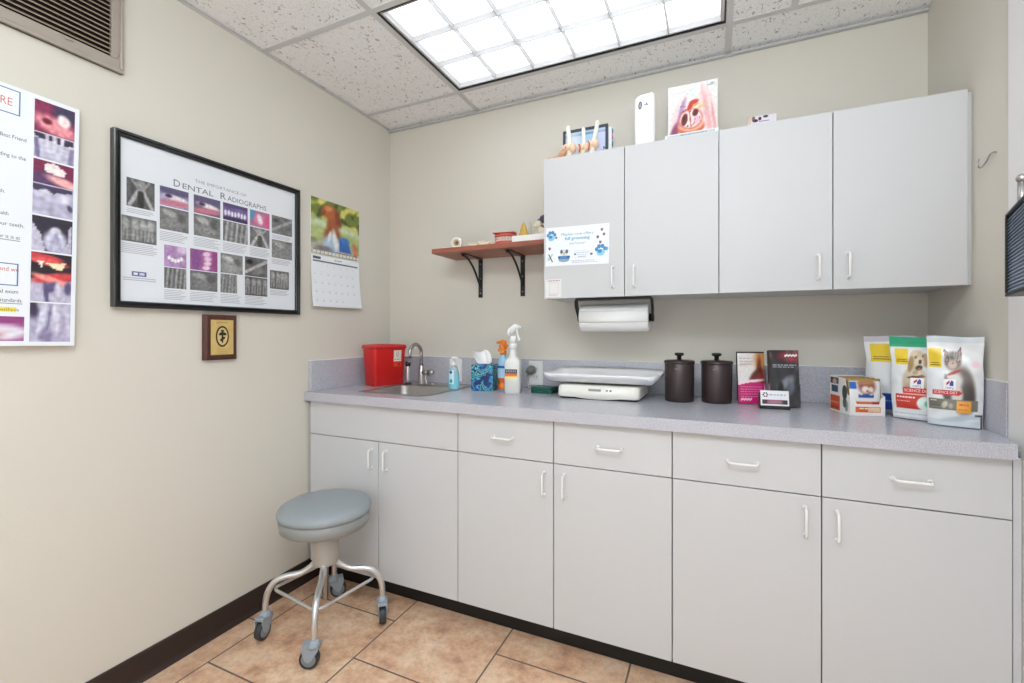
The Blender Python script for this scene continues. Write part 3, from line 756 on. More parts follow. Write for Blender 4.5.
s.build('picture_page', ca, GLOSSP)
MB().box(0.0006, 0.0036, 0, cw, .258, .5385, 0.0006).build('backing_page', PAPER, ca)
def flare(u, v, k):
    t = 1-max(0, min(1, v/.258)); return (0.0055+0.022*t*t+k, u, v)
s = Sheet(flare)
s.grid(0.002, 0.004, cw, .257, 6, 14, lambda u, v: (236, 240, 246)); s.up()
s.rect(.012, .236, .06, .249, (84, 90, 104)); s.words(.15, .2, .240, .005, (120, 126, 140)); s.rect(.012, .223, cw-.012, .230, (88, 96, 112), 2)
gx, gz = (cw-.03)/7, .036
for i in range(5): s.rect(.012, .218-i*.044, cw-.012, .2190-i*.044, (222, 227, 236), 2)
d = 1
for r in range(5):
    for c in range(7):
        if (r == 0 and c < 2) or d > 31: continue
        s.text(str(d), .018+gx*c, .202-r*.044, .0085, (150, 156, 172)); d += 1
s.build('month_page', ca, PRINT)
mb = MB(); n = 12
rings = []
for i in range(n+1):
    v = .255*i/n; x = flare(0, v, 0)[0]-.0012
    rings.append([(x, 0.003, v), (x, cw-.001, v), (max(.0008, x-.009*(1-v/.26)-.001), cw-.001, v), (max(.0008, x-.009*(1-v/.26)-.001), 0.003, v)])
ringloft(mb, rings, capend=True); mb.build('page_block', PAPER, ca)

# hook on the right wall
hk = MB().tube(smooth_path([(0, -.076, .0), (-.006, -.072, .001), (-.008, -.060, -.001), (-.009, -.044, -.014), (-.010, -.024, -.024), (-.011, -.007, -.021), (-.011, -.001, -.008), (-.010, -.006, .006)]), .0022, 8).build('wall_hook', STEEL)
hk.location = (2.5295, -0.385, 1.71); tag(hk, 'small bent metal hook screwed into right-hand wall beside wall cabinet', 'hook')

# monitor, its striped screen reflection shaped as ribs, at the right edge, on an arm from the door casing
dp = thing('wall_monitor', 'black-edged monitor with blue grey reflection ribs at the right edge of view', 'panel', (2.42, -0.759, 1.280))
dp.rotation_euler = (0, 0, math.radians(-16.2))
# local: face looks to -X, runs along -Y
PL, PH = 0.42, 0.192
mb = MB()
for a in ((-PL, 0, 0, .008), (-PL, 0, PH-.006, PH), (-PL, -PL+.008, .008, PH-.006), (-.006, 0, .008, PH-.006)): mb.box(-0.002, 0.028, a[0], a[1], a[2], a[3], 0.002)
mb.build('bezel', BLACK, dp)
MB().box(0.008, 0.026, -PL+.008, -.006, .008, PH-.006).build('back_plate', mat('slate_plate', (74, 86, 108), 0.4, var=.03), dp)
REFL_RIB = mat('slate_reflection', (134, 152, 180), 0.3, 0.1, var=.03)
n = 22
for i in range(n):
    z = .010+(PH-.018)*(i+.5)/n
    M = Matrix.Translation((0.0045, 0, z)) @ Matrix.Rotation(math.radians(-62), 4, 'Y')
    MB().box(-.0040, .0040, -PL+.008, -.006, -.0009, .0009, M=M).build('reflection_rib', REFL_RIB, dp)  # each rib stands for a stripe of blinds reflected in the screen
Minv = Matrix.Rotation(math.radians(16.2), 4, 'Z')
a = Minv @ Vector((2.545-2.42, -0.80+0.759, 0)); 
mb = MB().tube([(0.015, -.072, .16), (0.015, -.072, .255)], .007, 10).tube([(0.015, -.072, .25), (a.x-.02, a.y-.02, .272), (a.x-.005, a.y, .275)], .009, 10)
mb.ball((0.015, -.072, .255), .010); mb.build('mounting_arm', STEEL, dp)
mb = MB().box(-.008, 0, -.02, .02, -.03, .03, .002); o = mb.build('mounting_plate', STEEL, dp); o.location = (a.x, a.y, .275); o.rotation_euler = (0, 0, math.radians(16.2))

# ------------------------------------------------------------------ stool
st = thing('stool', 'round grey vinyl rolling stool with chrome legs in front of sink cabinet', 'stool', (0.360, -0.836, 0))
R = 0.176
GV = mat('grey_vinyl', (146, 154, 159), 0.38, var=.03, scale=30, bump=.08, bscale=500)
ZS = .024
MB().lathe([(r_, z_+ZS) for r_, z_ in [(0, .447), (R-.004, .447), (R+.002, .455), (R+.003, .466), (R-.004, .478), (R-.02, .488), (R-.06, .4955), (R-.11, .498), (0, .4985)]], seg=56).build('seat', GV, st)
MB().lathe([(r_, z_+ZS) for r_, z_ in [(0, .398), (R-.012, .398), (R-.008, .402), (R-.002, .447), (0, .447)]], seg=56).build('seat_base', mat('grey_enamel', (140, 142, 140), 0.4, var=.02), st)
MB().lathe([(.053, .398+ZS), (.050, .3), (.050, .272), (.046, .268), (0, .268)], seg=40).build('hub', mat('putty_enamel', (182, 176, 166), 0.4, var=.02), st)
prof = [(0, .12)]
for i in range(24):
    z = .12+.145*i/24; prof += [(.009, z), (.0125, z+.003)]
prof += [(0, .268)]
MB().lathe(prof, (0.0, 0.0, 0), 14).build('screw_post', STEEL, st)
CASTER_G = mat('caster_grey', (150, 160, 170), 0.4, var=.03); RUB = mat('caster_rubber', (52, 54, 58), 0.55, var=.06); HUBM = mat('caster_hub', (126, 134, 142), 0.4, var=.03)
RL = 0.222
spin = [2.2, -0.3, 0.35, 1.25]
spin = [math.radians(a) for a in (205, -48, 50, 285)]
for i, ang in enumerate((-53, 37, 127, -143)):
    t = math.radians(ang); c, s_ = math.cos(t), math.sin(t)
    def L3(r, z): return (r*c, r*s_, z)
    P = smooth_path([L3(.036, .276), L3(.058, .254), L3(.095, .234), L3(.145, .228), L3(.185, .214), L3(.21, .180), L3(.221, .14), L3(RL, .095)], 5)
    MB().tube(P, .0118, 14).build('leg', CHROME, st)
    cs = bpy.data.objects.new('caster', None)
    mb = MB(); wr = .035
    mb.lathe([(.0, .078), (.024, .078), (.0245, .086), (.018, .094), (.014, .104), (.0, .104)], seg=20)
    # forked hood: two cheeks tapering down to the axle, offset behind the stem
    off = .016
    for sy in (-1, 1):
        M = Matrix(((1, 0, 0, 0), (0, 0, 1, 0), (0, 1, 0, 0), (0, 0, 0, 1)))
        mb.prism([(-.022, .09), (.036, .09), (.04, .07), (off+.011, .034), (off, .027), (off-.011, .034), (-.02, .07)], sy*.0165-.002, sy*.0165+.002, M=M, bev=.0008)
    mb.box(-.022, .038, -.0165, .0165, .0785, .09, .002)
    co = mb.build('caster', CASTER_G, st); co.location = (RL*c, RL*s_, 0); co.rotation_euler = (0, 0, spin[i])
    Mx = Matrix.Translation((off, 0, wr+.0008)) @ Matrix.Rotation(PI/2, 4, 'X')
    MB().lathe([(.0, -.0125), (.027, -.0125), (.033, -.0125), (wr-.002, -.010), (wr, -.005), (wr, .005), (wr-.002, .010), (.033, .0125), (.027, .0125), (0, .0125)], seg=32, M=Mx).build('wheel', RUB, co)
    MB().lathe([(0, -.0135), (.024, -.0135), (.026, -.0127), (.026, .0127), (.024, .0135), (0, .0135)], seg=24, M=Mx).build('wheel_hub', HUBM, co)
# square brace ring joining the legs
P = []
rb = .196; zb_ = .185
for ang in (-53, 37, 127, -143):
    t0 = math.radians(ang)
    corner = Vector((rb*math.cos(t0), rb*math.sin(t0), zb_))
    nxt = Vector((rb*math.cos(t0+PI/2), rb*math.sin(t0+PI/2), zb_)); prv = Vector((rb*math.cos(t0-PI/2), rb*math.sin(t0-PI/2), zb_))
    a = corner+(prv-corner)*.12; b_ = corner+(nxt-corner)*.12
    for k in range(5):
        q_ = k/4; P.append(a*(1-q_)**2+corner*2*q_*(1-q_)+b_*q_*q_)
MB().tube(P, .0062, 10, closed=True).build('brace_ring', CHROME, st)
# ------------------------------------------------------------------ things on the counter
Z = CT+0.0003
# red sharps bin
rz = math.radians(-17)
sb = thing('sharps_container', 'red plastic sharps container with white label in the back left corner', 'bin', (0.150, -0.227, Z), rz)
REDM = mat('red_plastic', (214, 32, 30), 0.32, var=.03)
mb = MB(); a, b_ = .052, .089
def rr(ax, ay, r, z): return z_(rrect(-ax, ax, -ay, ay, r), z)
ringloft(mb, [rr(a-.004, b_-.004, .012, 0), rr(a, b_, .014, .004), rr(a+.010, b_+.010, .016, .196), rr(a+.010, b_+.010, .016, .2)], capend=True)
mb.bm.faces.new([v for v in mb.bm.verts][:24]); mb.build('bin', REDM, sb)
mb = MB(); ringloft(mb, [rr(a+.011, b_+.011, .016, .198), rr(a+.016, b_+.016, .018, .200), rr(a+.016, b_+.016, .018, .214), rr(a+.012, b_+.012, .016, .218), rr(.02, .03, .01, .224)], capend=True); mb.build('lid', mat('red_lid', (206, 42, 40), 0.35, var=.03), sb)
def sbx(u, v, k): return (a+.0011+.010*max(0, v-.004)/.192+k, u, v)
s = Sheet(sbx); s.rect(.018, .128, .066, .188, (236, 226, 218)); s.up(); s.frame(.022, .150, .062, .182, .001, (150, 140, 134)); s.ell(.042, .166, .011, .012, (190, 176, 168)); s.up(); s.ell(.042, .166, .005, .006, (236, 226, 218))
s.words(.022, .062, .137, .004, (150, 130, 124)); s.build('warning_label', sb, PRINT)
s = Sheet(sbx); s.rect(.018, .100, .066, .122, (226, 66, 34)); s.up(); s.ell(.052, .111, .006, .007, (150, 24, 20)); s.build('biohazard_label', sb, PRINT)

# hand soap
so = thing('soap_dispenser', 'clear blue hand soap pump bottle between sink and tissue box', 'bottle', (0.612, -0.262, Z), math.radians(10))
mb = MB(); E_ = lambda ax, ay, z: [(ax*math.cos(2*PI*i/28), ay*math.sin(2*PI*i/28), z) for i in range(28)]
ringloft(mb, [E_(.024, .016, 0), E_(.028, .019, .004), E_(.029, .02, .05), E_(.026, .018, .09), E_(.02, .015, .108), E_(.011, .011, .116), E_(.011, .011, .122)], capend=True); mb.bm.faces.new([v for v in mb.bm.verts][:28])
mb.build('bottle', mat('blue_clear_plastic', (176, 214, 226), 0.12, trans=.25, var=.02), so)
mb = MB(); ringloft(mb, [E_(.0285, .0195, .008), E_(.0295, .0205, .05), E_(.0283, .0195, .074)]); mb.build('blue_liquid', mat('blue_soap', (130, 200, 220), 0.15, var=.03), so)
s = Sheet(lambda u, v, k: (u, -.0203*math.sqrt(max(0, 1-(u/.0302)**2))-.0006-k, v))
s.grid(-.018, .03, .008, .1, 6, 6, lambda u, v: (206, 232, 240)); s.up(); s.ell(-.008, .088, .008, .008, (30, 92, 170)); s.ell(-.006, .045, .008, .01, (60, 160, 170)); s.build('front_label', so, PRINT)
mb = MB().lathe([(.0125, .118), (.0125, .13), (.005, .132), (.005, .15), (.011, .152), (.012, .163), (0, .165)], seg=18).tube([(0, 0, .157), (.02, -.008, .157), (.034, -.014, .152)], .0045, 10)
mb.build('pump', WHITEP, so)

# tissue box
ti = thing('tissue_box', 'blue and green leaf patterned tissue box on the counter', 'tissue box', (0.713, -0.265, Z), math.radians(12))
mb = MB().box(0, .108, 0, .108, 0, .128, .001); o = mb.build('carton', floral_mat(), ti)
mb = MB(); ringloft(mb, [[(.054+.036*math.cos(t)*1, .054+.026*math.sin(t), .1284) for t in [2*PI*i/24 for i in range(24)]], [(.054+.036*math.cos(t)*1, .054+.026*math.sin(t), .1292) for t in [2*PI*i/24 for i in range(24)]]], capend=True); mb.build('opening', BLACK, ti)
b = bmesh.new(); rows = []
for j in range(13):
    v = j/12; row = []
    for i in range(25):
        u = i/24*2-1
        w = .026+.044*v-.018*v*v
        x = .05+w*u-.004*v; y = .052+.018*math.sin(u*3.2+1.0)*(0.35+v)+.010*math.sin(u*7+3*v)*v
        z = .127+v*(.070-.012*u*u-.020*max(0, u))+.006*math.sin(u*5)*v
        row.append(b.verts.new((x, y, z)))
    rows.append(row)
for A, B in zip(rows, rows[1:]):
    for i in range(24): b.faces.new((A[i], A[i+1], B[i+1], B[i])).smooth = True
rows2 = [[b.verts.new((v.co.x*.95+.004, v.co.y+.010*(1-j/12)+.004, v.co.z-.003)) for v in r] for j, r in enumerate(rows)]
for A, B in zip(rows2, rows2[1:]):
    for i in range(24): b.faces.new((A[i], A[i+1], B[i+1], B[i])).smooth = True
for i in range(24): b.faces.new((rows[-1][i], rows[-1][i+1], rows2[-1][i+1], rows2[-1][i])).smooth = True
mb = MB(); mb._merge(b); mb.build('tissue', PAPER, ti)

def trigger_head(mb, z, s=1.0, d=1):
    # nozzle to +x when d = 1
    mb.tube([(-.010*d, 0, z+.012*s), (-.004*d, 0, z+.030*s), (.010*d, 0, z+.040*s), (.028*d, 0, z+.039*s)], [.008*s, .0115*s, .0105*s, .0075*s], 12)
    mb.tube([(.028*d, 0, z+.039*s), (.040*d, 0, z+.036*s)], [.0055*s, .005*s], 10)
    mb.tube([(-.016*d, 0, z+.034*s), (-.022*d, 0, z+.02*s), (-.018*d, 0, z+.004*s)], [.004*s, .006*s, .003*s], 10)
    mb.tube(smooth_path([(.018*d, 0, z+.032*s), (.020*d, 0, z+.016*s), (.026*d, 0, z+.002*s), (.030*d, 0, z-.008*s)], 4), .0042*s, 8)
# cleaner bottle with orange trigger
ob = thing('cleaner_bottle', 'blue labelled cleaner bottle with orange trigger behind white spray bottle', 'bottle', (0.858, -0.205, Z), math.radians(-12))
mb = MB(); ringloft(mb, [E_(.026, .018, 0), E_(.03, .021, .004), E_(.031, .022, .11), E_(.028, .02, .14), E_(.018, .014, .165), E_(.013, .012, .172), E_(.013, .012, .18)], capend=True); mb.bm.faces.new([v for v in mb.bm.verts][:28])
mb.build('bottle', mat('pale_blue_plastic', (150, 200, 232), 0.25, var=.02), ob)
s = Sheet(lambda u, v, k: (.0315*math.sin(u), -.0225*math.cos(u)-k, v))
s.grid(-1.5, .008, 1.5, .065, 24, 14, painter((222, 92, 40), [('e', .35, .7, .12, .25, .3, (70, 110, 50), .3), ('e', .6, .35, .14, .25, 0, (238, 150, 60), .3), ('e', .2, .3, .1, .2, 0, (190, 40, 34), .3)]))
s.grid(-1.5, .065, 1.5, .115, 24, 4, lambda u, v: (172, 212, 238)); s.up(); s.grid(-1.1, .112, 1.1, .124, 16, 2, lambda u, v: (44, 84, 160))
s.build('wrap_label', ob, PRINT)
mb = MB().lathe([(.0165, .178), (.017, .196), (.012, .2)], seg=18); mb.tube([(0, 0, .198), (-.002, 0, .214)], [.012, .013], 12); trigger_head(mb, .2, .95, -1)
mb.ball((.004, 0, .238), .014, 1.2, .9, .9); mb.build('trigger_head', mat('orange_plastic', (240, 134, 40), 0.35, var=.02), ob)
# white spray bottle
wb = thing('spray_bottle', 'tall white spray bottle with dark and orange striped label on the counter', 'bottle', (0.936, -0.262, Z), math.radians(14))
WB = mat('milky_plastic', (224, 224, 220), 0.3, var=.015)
mb = MB(); ringloft(mb, [rr(.034, .027, .01, 0), rr(.037, .030, .012, .004), rr(.037, .030, .012, .145), rr(.034, .028, .014, .158), rr(.022, .020, .014, .168), rr(.0175, .0175, .015, .176), rr(.0165, .0165, .015, .205), rr(.0155, .0155, .014, .212)], capend=True); mb.bm.faces.new([v for v in mb.bm.verts][:24])
mb.build('bottle', WB, wb)
s = Sheet(onY(-.0302)); s.rect(-.033, .062, .024, .114, (228, 222, 204)); s.up()
s.rect(-.033, .096, .024, .114, (44, 40, 46)); s.rect(-.033, .084, .024, .096, (226, 104, 44)); s.rect(-.033, .079, .024, .084, (240, 200, 80)); s.up()
for i in range(6): s.rect(-.029+.0085*i, .100, -.0235+.0085*i, .110, (150, 150, 156))
s.rect(-.028, .066, .014, .073, (226, 224, 160)); s.build('front_label', wb, PRINT)
mb = MB().lathe([(.0185, .21), (.0185, .232), (.014, .236)], seg=20); mb.tube([(0, 0, .232), (0, 0, .268)], [.0175, .013], 14); trigger_head(mb, .258, 1.35, 1); mb.build('trigger_head', WHITEP, wb)

# outlets on the backsplash
def outlet(x, z, label, plug):
    t = thing('wall_outlet', label, 'outlet', (x, -0.0202, z))
    mb = MB(); hw, hh = .039, .062
    ringloft(mb, [[(p[0], 0, p[1]) for p in rrect(-hw, hw, -hh, hh, .004)], [(p[0], -.004, p[1]) for p in rrect(-hw, hw, -hh, hh, .004)], [(p[0], -.006, p[1]) for p in rrect(-hw+.004, hw-.004, -hh+.004, hh-.004, .004)]], capend=True); mb.build('cover_plate', WHITEP, t)
    for sz in (-1, 1):
        mb = MB(); P = rrect(-.017, .017, sz*.0195-.0145, sz*.0195+.0145, .008)
        ringloft(mb, [[(p[0], -.0058, p[1]) for p in P], [(p[0], -.0078, p[1]) for p in P]], capend=True)
        for sx in (-.006, .006): mb.box(sx-.001, sx+.001, -.0082, -.0077, sz*.0195-.001, sz*.0195+.006, mi=1)
        mb.build('socket', [mat('socket_white', (226, 226, 222), 0.4, var=.01), BLACK], t)
    MB().lathe([(.003, 0), (.003, .001), (0, .0015)], M=Matrix.Translation((0, -.006, 0)) @ Matrix.Rotation(PI/2, 4, 'X'), seg=10).build('screw', STEEL, t)
    return t
outlet(0.957, 0.989, 'white wall outlet with grey plug in backsplash behind the white spray bottle', 1)
outlet(0.478, 0.989, 'white wall outlet in backsplash half hidden behind soap bottle', 0)
pg = thing('power_plug', 'grey power plug and cord pushed into the wall outlet', 'plug', (0.944, -0.0285, 1.0085))
GREY = mat('grey_rubber', (112, 112, 110), 0.5, var=.04)
mb = MB().tube([(0, 0, 0), (-.004, -.012, -.001), (-.012, -.026, -.008), (-.02, -.036, -.016)], [.019, .023, .019, .011], 14); mb.build('plug_body', GREY, pg)
P = smooth_path([(-.018, -.034, -.014), (-.024, -.036, -.035), (-.020, -.030, -.065), (-.012, -.032, -.085), (.0, -.05, -.0915), (.03, -.06, -.0915), (.07, -.055, -.0915)], 5)
MB().tube(P, .0035, 8).build('cord', mat('pale_cord', (190, 190, 186), 0.5, var=.02), pg)
# green box behind the scale
gb = thing('green_box', 'dark green flat case lying behind the left end of the scale', 'case', (1.03, -0.185, Z), math.radians(-6))
GR = mat('dark_green', (18, 88, 76), 0.4, var=.05)
MB().box(-.022, .085, -.03, .05, 0, .014, .003).build('case_base', GR, gb); MB().box(-.022, .085, -.03, .05, .0146, .03, .003).build('case_lid', GR, gb)

# baby-style scale for animals
sc = thing('scale', 'white electronic pet scale with curved weighing tray on the counter', 'scale', (1.345, -0.195, Z))
CREAM = mat('cream_plastic', (240, 237, 228), 0.38, var=.01)
mb = MB()
def srr(ax, y0, y1, r, z): return z_(rrect(-ax, ax, y0, y1, r), z)
ringloft(mb, [srr(.172, -.118, .14, .02, .008), srr(.176, -.122, .142, .022, .012), srr(.172, -.118, .142, .02, .05), srr(.168, -.112, .142, .018, .056), srr(.15, -.09, .12, .015, .058)], capend=True); mb.build('base', CREAM, sc)
mb = MB(); ringloft(mb, [srr(.165, -.112, .135, .02, 0), srr(.172, -.117, .14, .02, .0085)], capend=True); mb.build('base_foot', BLACK, sc)
# control panel swelling on the front face
b = bmesh.new(); G = []
for j in range(7):
    v = j/6; G.append([b.verts.new((u*.125, -.1185-.011*math.sin(PI*v)*math.sqrt(max(0, 1-(u*.98)**2)), .012+.040*v-(.010*(1-u*u)*(1-v)))) for u in [i/10-1 for i in range(21)]])
for A, B in zip(G, G[1:]):
    for i in range(20): b.faces.new((A[i], A[i+1], B[i+1], B[i])).smooth = True
mb = MB(); mb._merge(b); mb.build('control_bulge', CREAM, sc)
s = Sheet(lambda u, v, k: (u, -.1262-.003*v/.02+k*0-.0012-k, .036+v))
s.rect(-.035, 0, .02, .011, (176, 184, 178)); s.up(); s.rect(-.03, .002, .015, .009, (150, 160, 152)); 
s.ell(.045, .006, .005, .004, (150, 158, 170)); s.ell(.06, .006, .005, .004, (120, 130, 150))
s.build('display', sc, PRINT)
mb = MB().lathe([(.03, .056), (.03, .066), (.04, .068)], (-.06, 0, 0), 20).lathe([(.03, .056), (.03, .066), (.04, .068)], (.06, 0, 0), 20); mb.build('tray_support', GREY, sc)
# tray: shallow trough, ends and back curling up
b = bmesh.new(); nx, ny = 44, 18
def tray(u, v, o):
    x = u*.250; y = -.135+.29*v
    ez = .034*max(0, (abs(u)-.84)/.16)**1.5
    bz = .046*max(0, (v-.66)/.34)**1.7*(1-.25*abs(u)**6) + .034*max(0, (.20-v)/.20)**1.3*(1-.2*abs(u)**6)
    z = .066+max(ez, bz)+.25*min(ez, bz)
    # rounded corners
    q = max(0, abs(u)-.86)/.14; p = max(0, abs(v-.5)*2-.72)/.28
    x *= 1-.045*(p*p)*(abs(u)**3); y = .01+(y-.01)*(1-.16*q*q)
    return Vector((x, y, z+o))
for o_, flip in ((0, False), (.007, True)):
    G = [[b.verts.new(tray(i/nx*2-1, j/ny, o_)) for i in range(nx+1)] for j in range(ny+1)]
    if flip: Gt = G
    else: Gb = G
    for A, B in zip(G, G[1:]):
        for i in range(nx): b.faces.new((A[i], A[i+1], B[i+1], B[i])).smooth = True
def rim(G): return G[0]+[r[-1] for r in G[1:]]+G[-1][::-1][1:]+[r[0] for r in G[::-1][1:-1]]
A, B = rim(Gb), rim(Gt)
for i in range(len(A)): b.faces.new((A[i], A[(i+1) % len(A)], B[(i+1) % len(A)], B[i]))
bmesh.ops.recalc_face_normals(b, faces=b.faces)
mb = MB(); mb._merge(b); mb.build('weighing_tray', mat('tray_white', (244, 245, 246), 0.32, var=.008), sc)

# canisters
CAN = mat('dark_bronze', (62, 50, 50), 0.35, 0.25, var=.05)
def canister(loc, label):
    t = thing('canister', label, 'canister', loc, 0, 'dark lidded canisters on the counter')
    mb = MB().lathe([(0, 0), (.055, 0), (.057, .003), (.0585, .16), (.0565, .162), (0, .162)], seg=40); mb.build('body', CAN, t)
    mb = MB().lathe([(.0592, .156), (.0612, .158), (.0612, .165), (.057, .169), (.03, .171), (0, .173)], seg=40); mb.build('lid', CAN, t)
    mb = MB().lathe([(.010, .172), (.008, .182), (.010, .187), (.018, .190), (.019, .196), (.015, .200), (0, .200)], seg=24)
    mb.build('knob', BLACK, t)
    s = Sheet(lambda u, v, k: (.0588*math.sin(u), -.0588*math.cos(u)-k, v)); s.grid(-.25, .134, .05, .139, 6, 1, lambda u, v: (120, 106, 102)); s.build('small_emblem', t, PRINT)
    return t
canister((1.663, -0.190, Z), 'dark brown lidded canister nearer the scale')
canister((1.805, -0.170, Z), 'dark brown lidded canister beside the pink brochure')

# brochure holders
def scribble(s, x0, x1, y, h, col, n=7):
    pts = []
    for i in range(n+1):
        t = i/n; s.ell(x0+(x1-x0)*t, y+h*.3*(i % 2), (x1-x0)/n*.6, h*.5, col, 8)
def brochure(loc, rz, w, h, d, label, fn, black=True, tilt=-6):
    t = thing('brochure_stack', label, 'brochures', loc, rz)
    M = Matrix.Translation((0, 0, abs(math.sin(math.radians(tilt)))*max(d, .034))) @ Matrix.Rotation(math.radians(tilt), 4, 'X')
    o = MB().box(0, w, 0, d, 0, h, .0008, M=M).build('card_stack', mat('dark_card', (40, 34, 36), 0.5, var=.04) if black else PAPER, t)
    s = Sheet(lambda u, v, k: M @ Vector((u, -.0004-k, v))); fn(s, w, h); s.build('cover_print', t, GLOSSP)
    return t, M
def pink(s, w, h):
    s.grid(.001, .0, w-.001, h-.006, 30, 56, painter((236, 230, 226), [('e', .9, .85, .25, .3, .2, (206, 140, 80), .5), ('e', .8, .62, .09, .3, -.1, (122, 58, 36), .4), ('e', .7, .53, .3, .13, .45, (96, 34, 24), .35), ('e', .92, .48, .2, .12, 0, (140, 46, 32), .4), ('e', .3, .78, .25, .04, .1, (226, 206, 190), .6), ('e', .5, .44, .5, .03, .06, (250, 226, 232), .4), ('p', [(0, 0), (1, 0), (1, .40), (.75, .425), (.4, .41), (0, .36)], (206, 30, 116)), ('n', 20, .06)])); s.up()
    for i in range(3): s.words(.008, .060, h*.86-i*.012, .004, (196, 180, 186))
    for i in range(5): s.words(.010, .088, h*.31-i*.0095, .0032, (232, 130, 176))
    scribble(s, .012, .048, h*.07, .010, (244, 206, 222))
brochure((1.884, -0.186, Z), math.radians(14), .1, .205, .014, 'pink and white brochure stack showing brown dog on the counter', pink)
def dark(s, w, h):
    s.grid(.001, .0, w-.001, h-.001, 30, 60, painter((44, 44, 48), [('r', 0, .8, 1, 1, (84, 30, 40)), ('r', 0, .8, .5, 1, (50, 36, 42)), ('e', .9, .9, .5, .09, 0, (176, 38, 54), .6), ('N', 4, (96, 96, 98), .1, .6), ('e', .55, .42, .3, .10, .3, (120, 122, 130), .5), ('e', .35, .33, .1, .12, 0, (20, 20, 24), .4), ('e', .7, .32, .15, .1, .3, (92, 96, 108), .5), ('n', 6, .3)])); s.up()
    scribble(s, .055, .092, h*.90, .009, (240, 236, 236)); s.words(.010, .090, h*.725, .004, (170, 176, 182)); s.words(.010, .085, h*.69, .004, (150, 156, 162))
t, M = brochure((1.993, -0.222, Z), math.radians(10), .1, .214, .03, 'black brochure stack with red header beside the pink brochures', dark)
mb = MB().box(-.002, .102, .031, .033, 0, .15, .0005, M=M).box(.1005, .102, -.003, .031, 0, .085, .0004, M=M).box(-.002, -.0006, -.003, .031, 0, .085, .0004, M=M)
mb.build('acrylic_holder', mat('clear_acrylic', (214, 216, 222), 0.1, trans=.7, var=.01), t)
cd = thing('card_holder', 'small black card holder with white and maroon cards before the brochures', 'card holder', (1.951, -0.272, Z), math.radians(5))
M = Matrix.Translation((0, 0, .0042)) @ Matrix.Rotation(math.radians(-10), 4, 'X')
MB().box(0, .1, .006, .020, 0, .058, .001, M=M).box(0, .1, -.006, .022, 0, .008, .001).build('holder', BLACK, cd)
MB().box(.005, .098, .0015, .0055, .008, .064, .0003, M=M).build('card_stack', PAPER, cd)
s = Sheet(lambda u, v, k: M @ Vector((u, .0012-k, v))); s.rect(.005, .0085, .098, .0635, (238, 236, 240)); s.up()
s.grid(.010, .014, .093, .030, 24, 4, painter((104, 44, 64), [('e', .5, .5, .4, .5, 0, (170, 110, 130), .5), ('e', .1, .5, .1, .6, 0, (60, 50, 60), .4), ('e', .9, .5, .1, .6, 0, (60, 50, 60), .4)]))
for i in range(6):
    t_ = 2*PI*i/6; s.ell(.021+.007*math.cos(t_), .048+.007*math.sin(t_), .003, .003, (150, 30, 50) if i == 4 else (40, 36, 44), 8)
s.words(.034, .088, .046, .005, (176, 180, 196)); s.build('card_print', cd, PRINT)

# open carton of pouches
px = thing('pouch_carton', 'white and orange display carton of pet food pouches beside the food bags', 'carton', (2.219, -0.312, Z), math.radians(14))
ORG = (226, 110, 54)
# local: front face along +x (0.112 wide), side runs back to +y (0.15)
cw_, cd_ = .108, .130; hb = .128
mb = MB(); t_ = .0012
mb.box(0, cw_, 0, cd_, 0, t_)
mb.prism([(0, 0), (cw_, 0), (cw_, .066), (.096, .060), (.090, .040), (.022, .040), (.015, .060), (0, .066)], 0, t_, M=Matrix(((1, 0, 0, 0), (0, 0, 1, 0), (0, 1, 0, 0), (0, 0, 0, 1))))
mb.box(0, cw_, cd_-t_, cd_, 0, hb)
sidep = [(0, 0), (cd_, 0), (cd_, hb), (.03, hb-.004), (.016, .072), (0, .066)]
for x in (0, cw_-t_): mb.prism(sidep, x, x+t_, M=Matrix(((0, 0, 1, 0), (1, 0, 0, 0), (0, 1, 0, 0), (0, 0, 0, 1))))
mb.build('carton', mat('white_card', (238, 236, 232), 0.5, var=.01), px)
s = Sheet(onY(-.0003)); s.rect(.018, .012, .094, .031, ORG); s.up(); s.rect(.056, .014, .092, .029, (240, 206, 176)); s.words(.030, .09, .023, .004, (246, 226, 206)); s.words(.03, .07, .015, .003, (206, 70, 40)); s.build('front_print', px, PRINT)
s = Sheet(lambda u, v, k: (-.0003-k, cd_-u, v))
s.rect(.004, .006, .068, .058, (206, 84, 44)); s.rect(.006, .010, .066, .02, (150, 50, 34)) if 0 else None
s.up(); s.words(.010, .062, .030, .006, (236, 160, 130)); s.words(.010, .062, .012, .006, (150, 60, 40)); s.rect(.012, .070, .056, .094, (64, 84, 110)); s.rect(.004, .100, .06, .122, (96, 70, 66)); s.up(); s.ell(.034, .108, .014, .010, (200, 180, 166))
s.ell(.100, .075, .016, .026, (70, 74, 72)); s.ell(.100, .04, .012, .018, (90, 100, 90)); s.ell(.112, .03, .01, .02, (150, 160, 150)); s.build('side_print', px, PRINT)
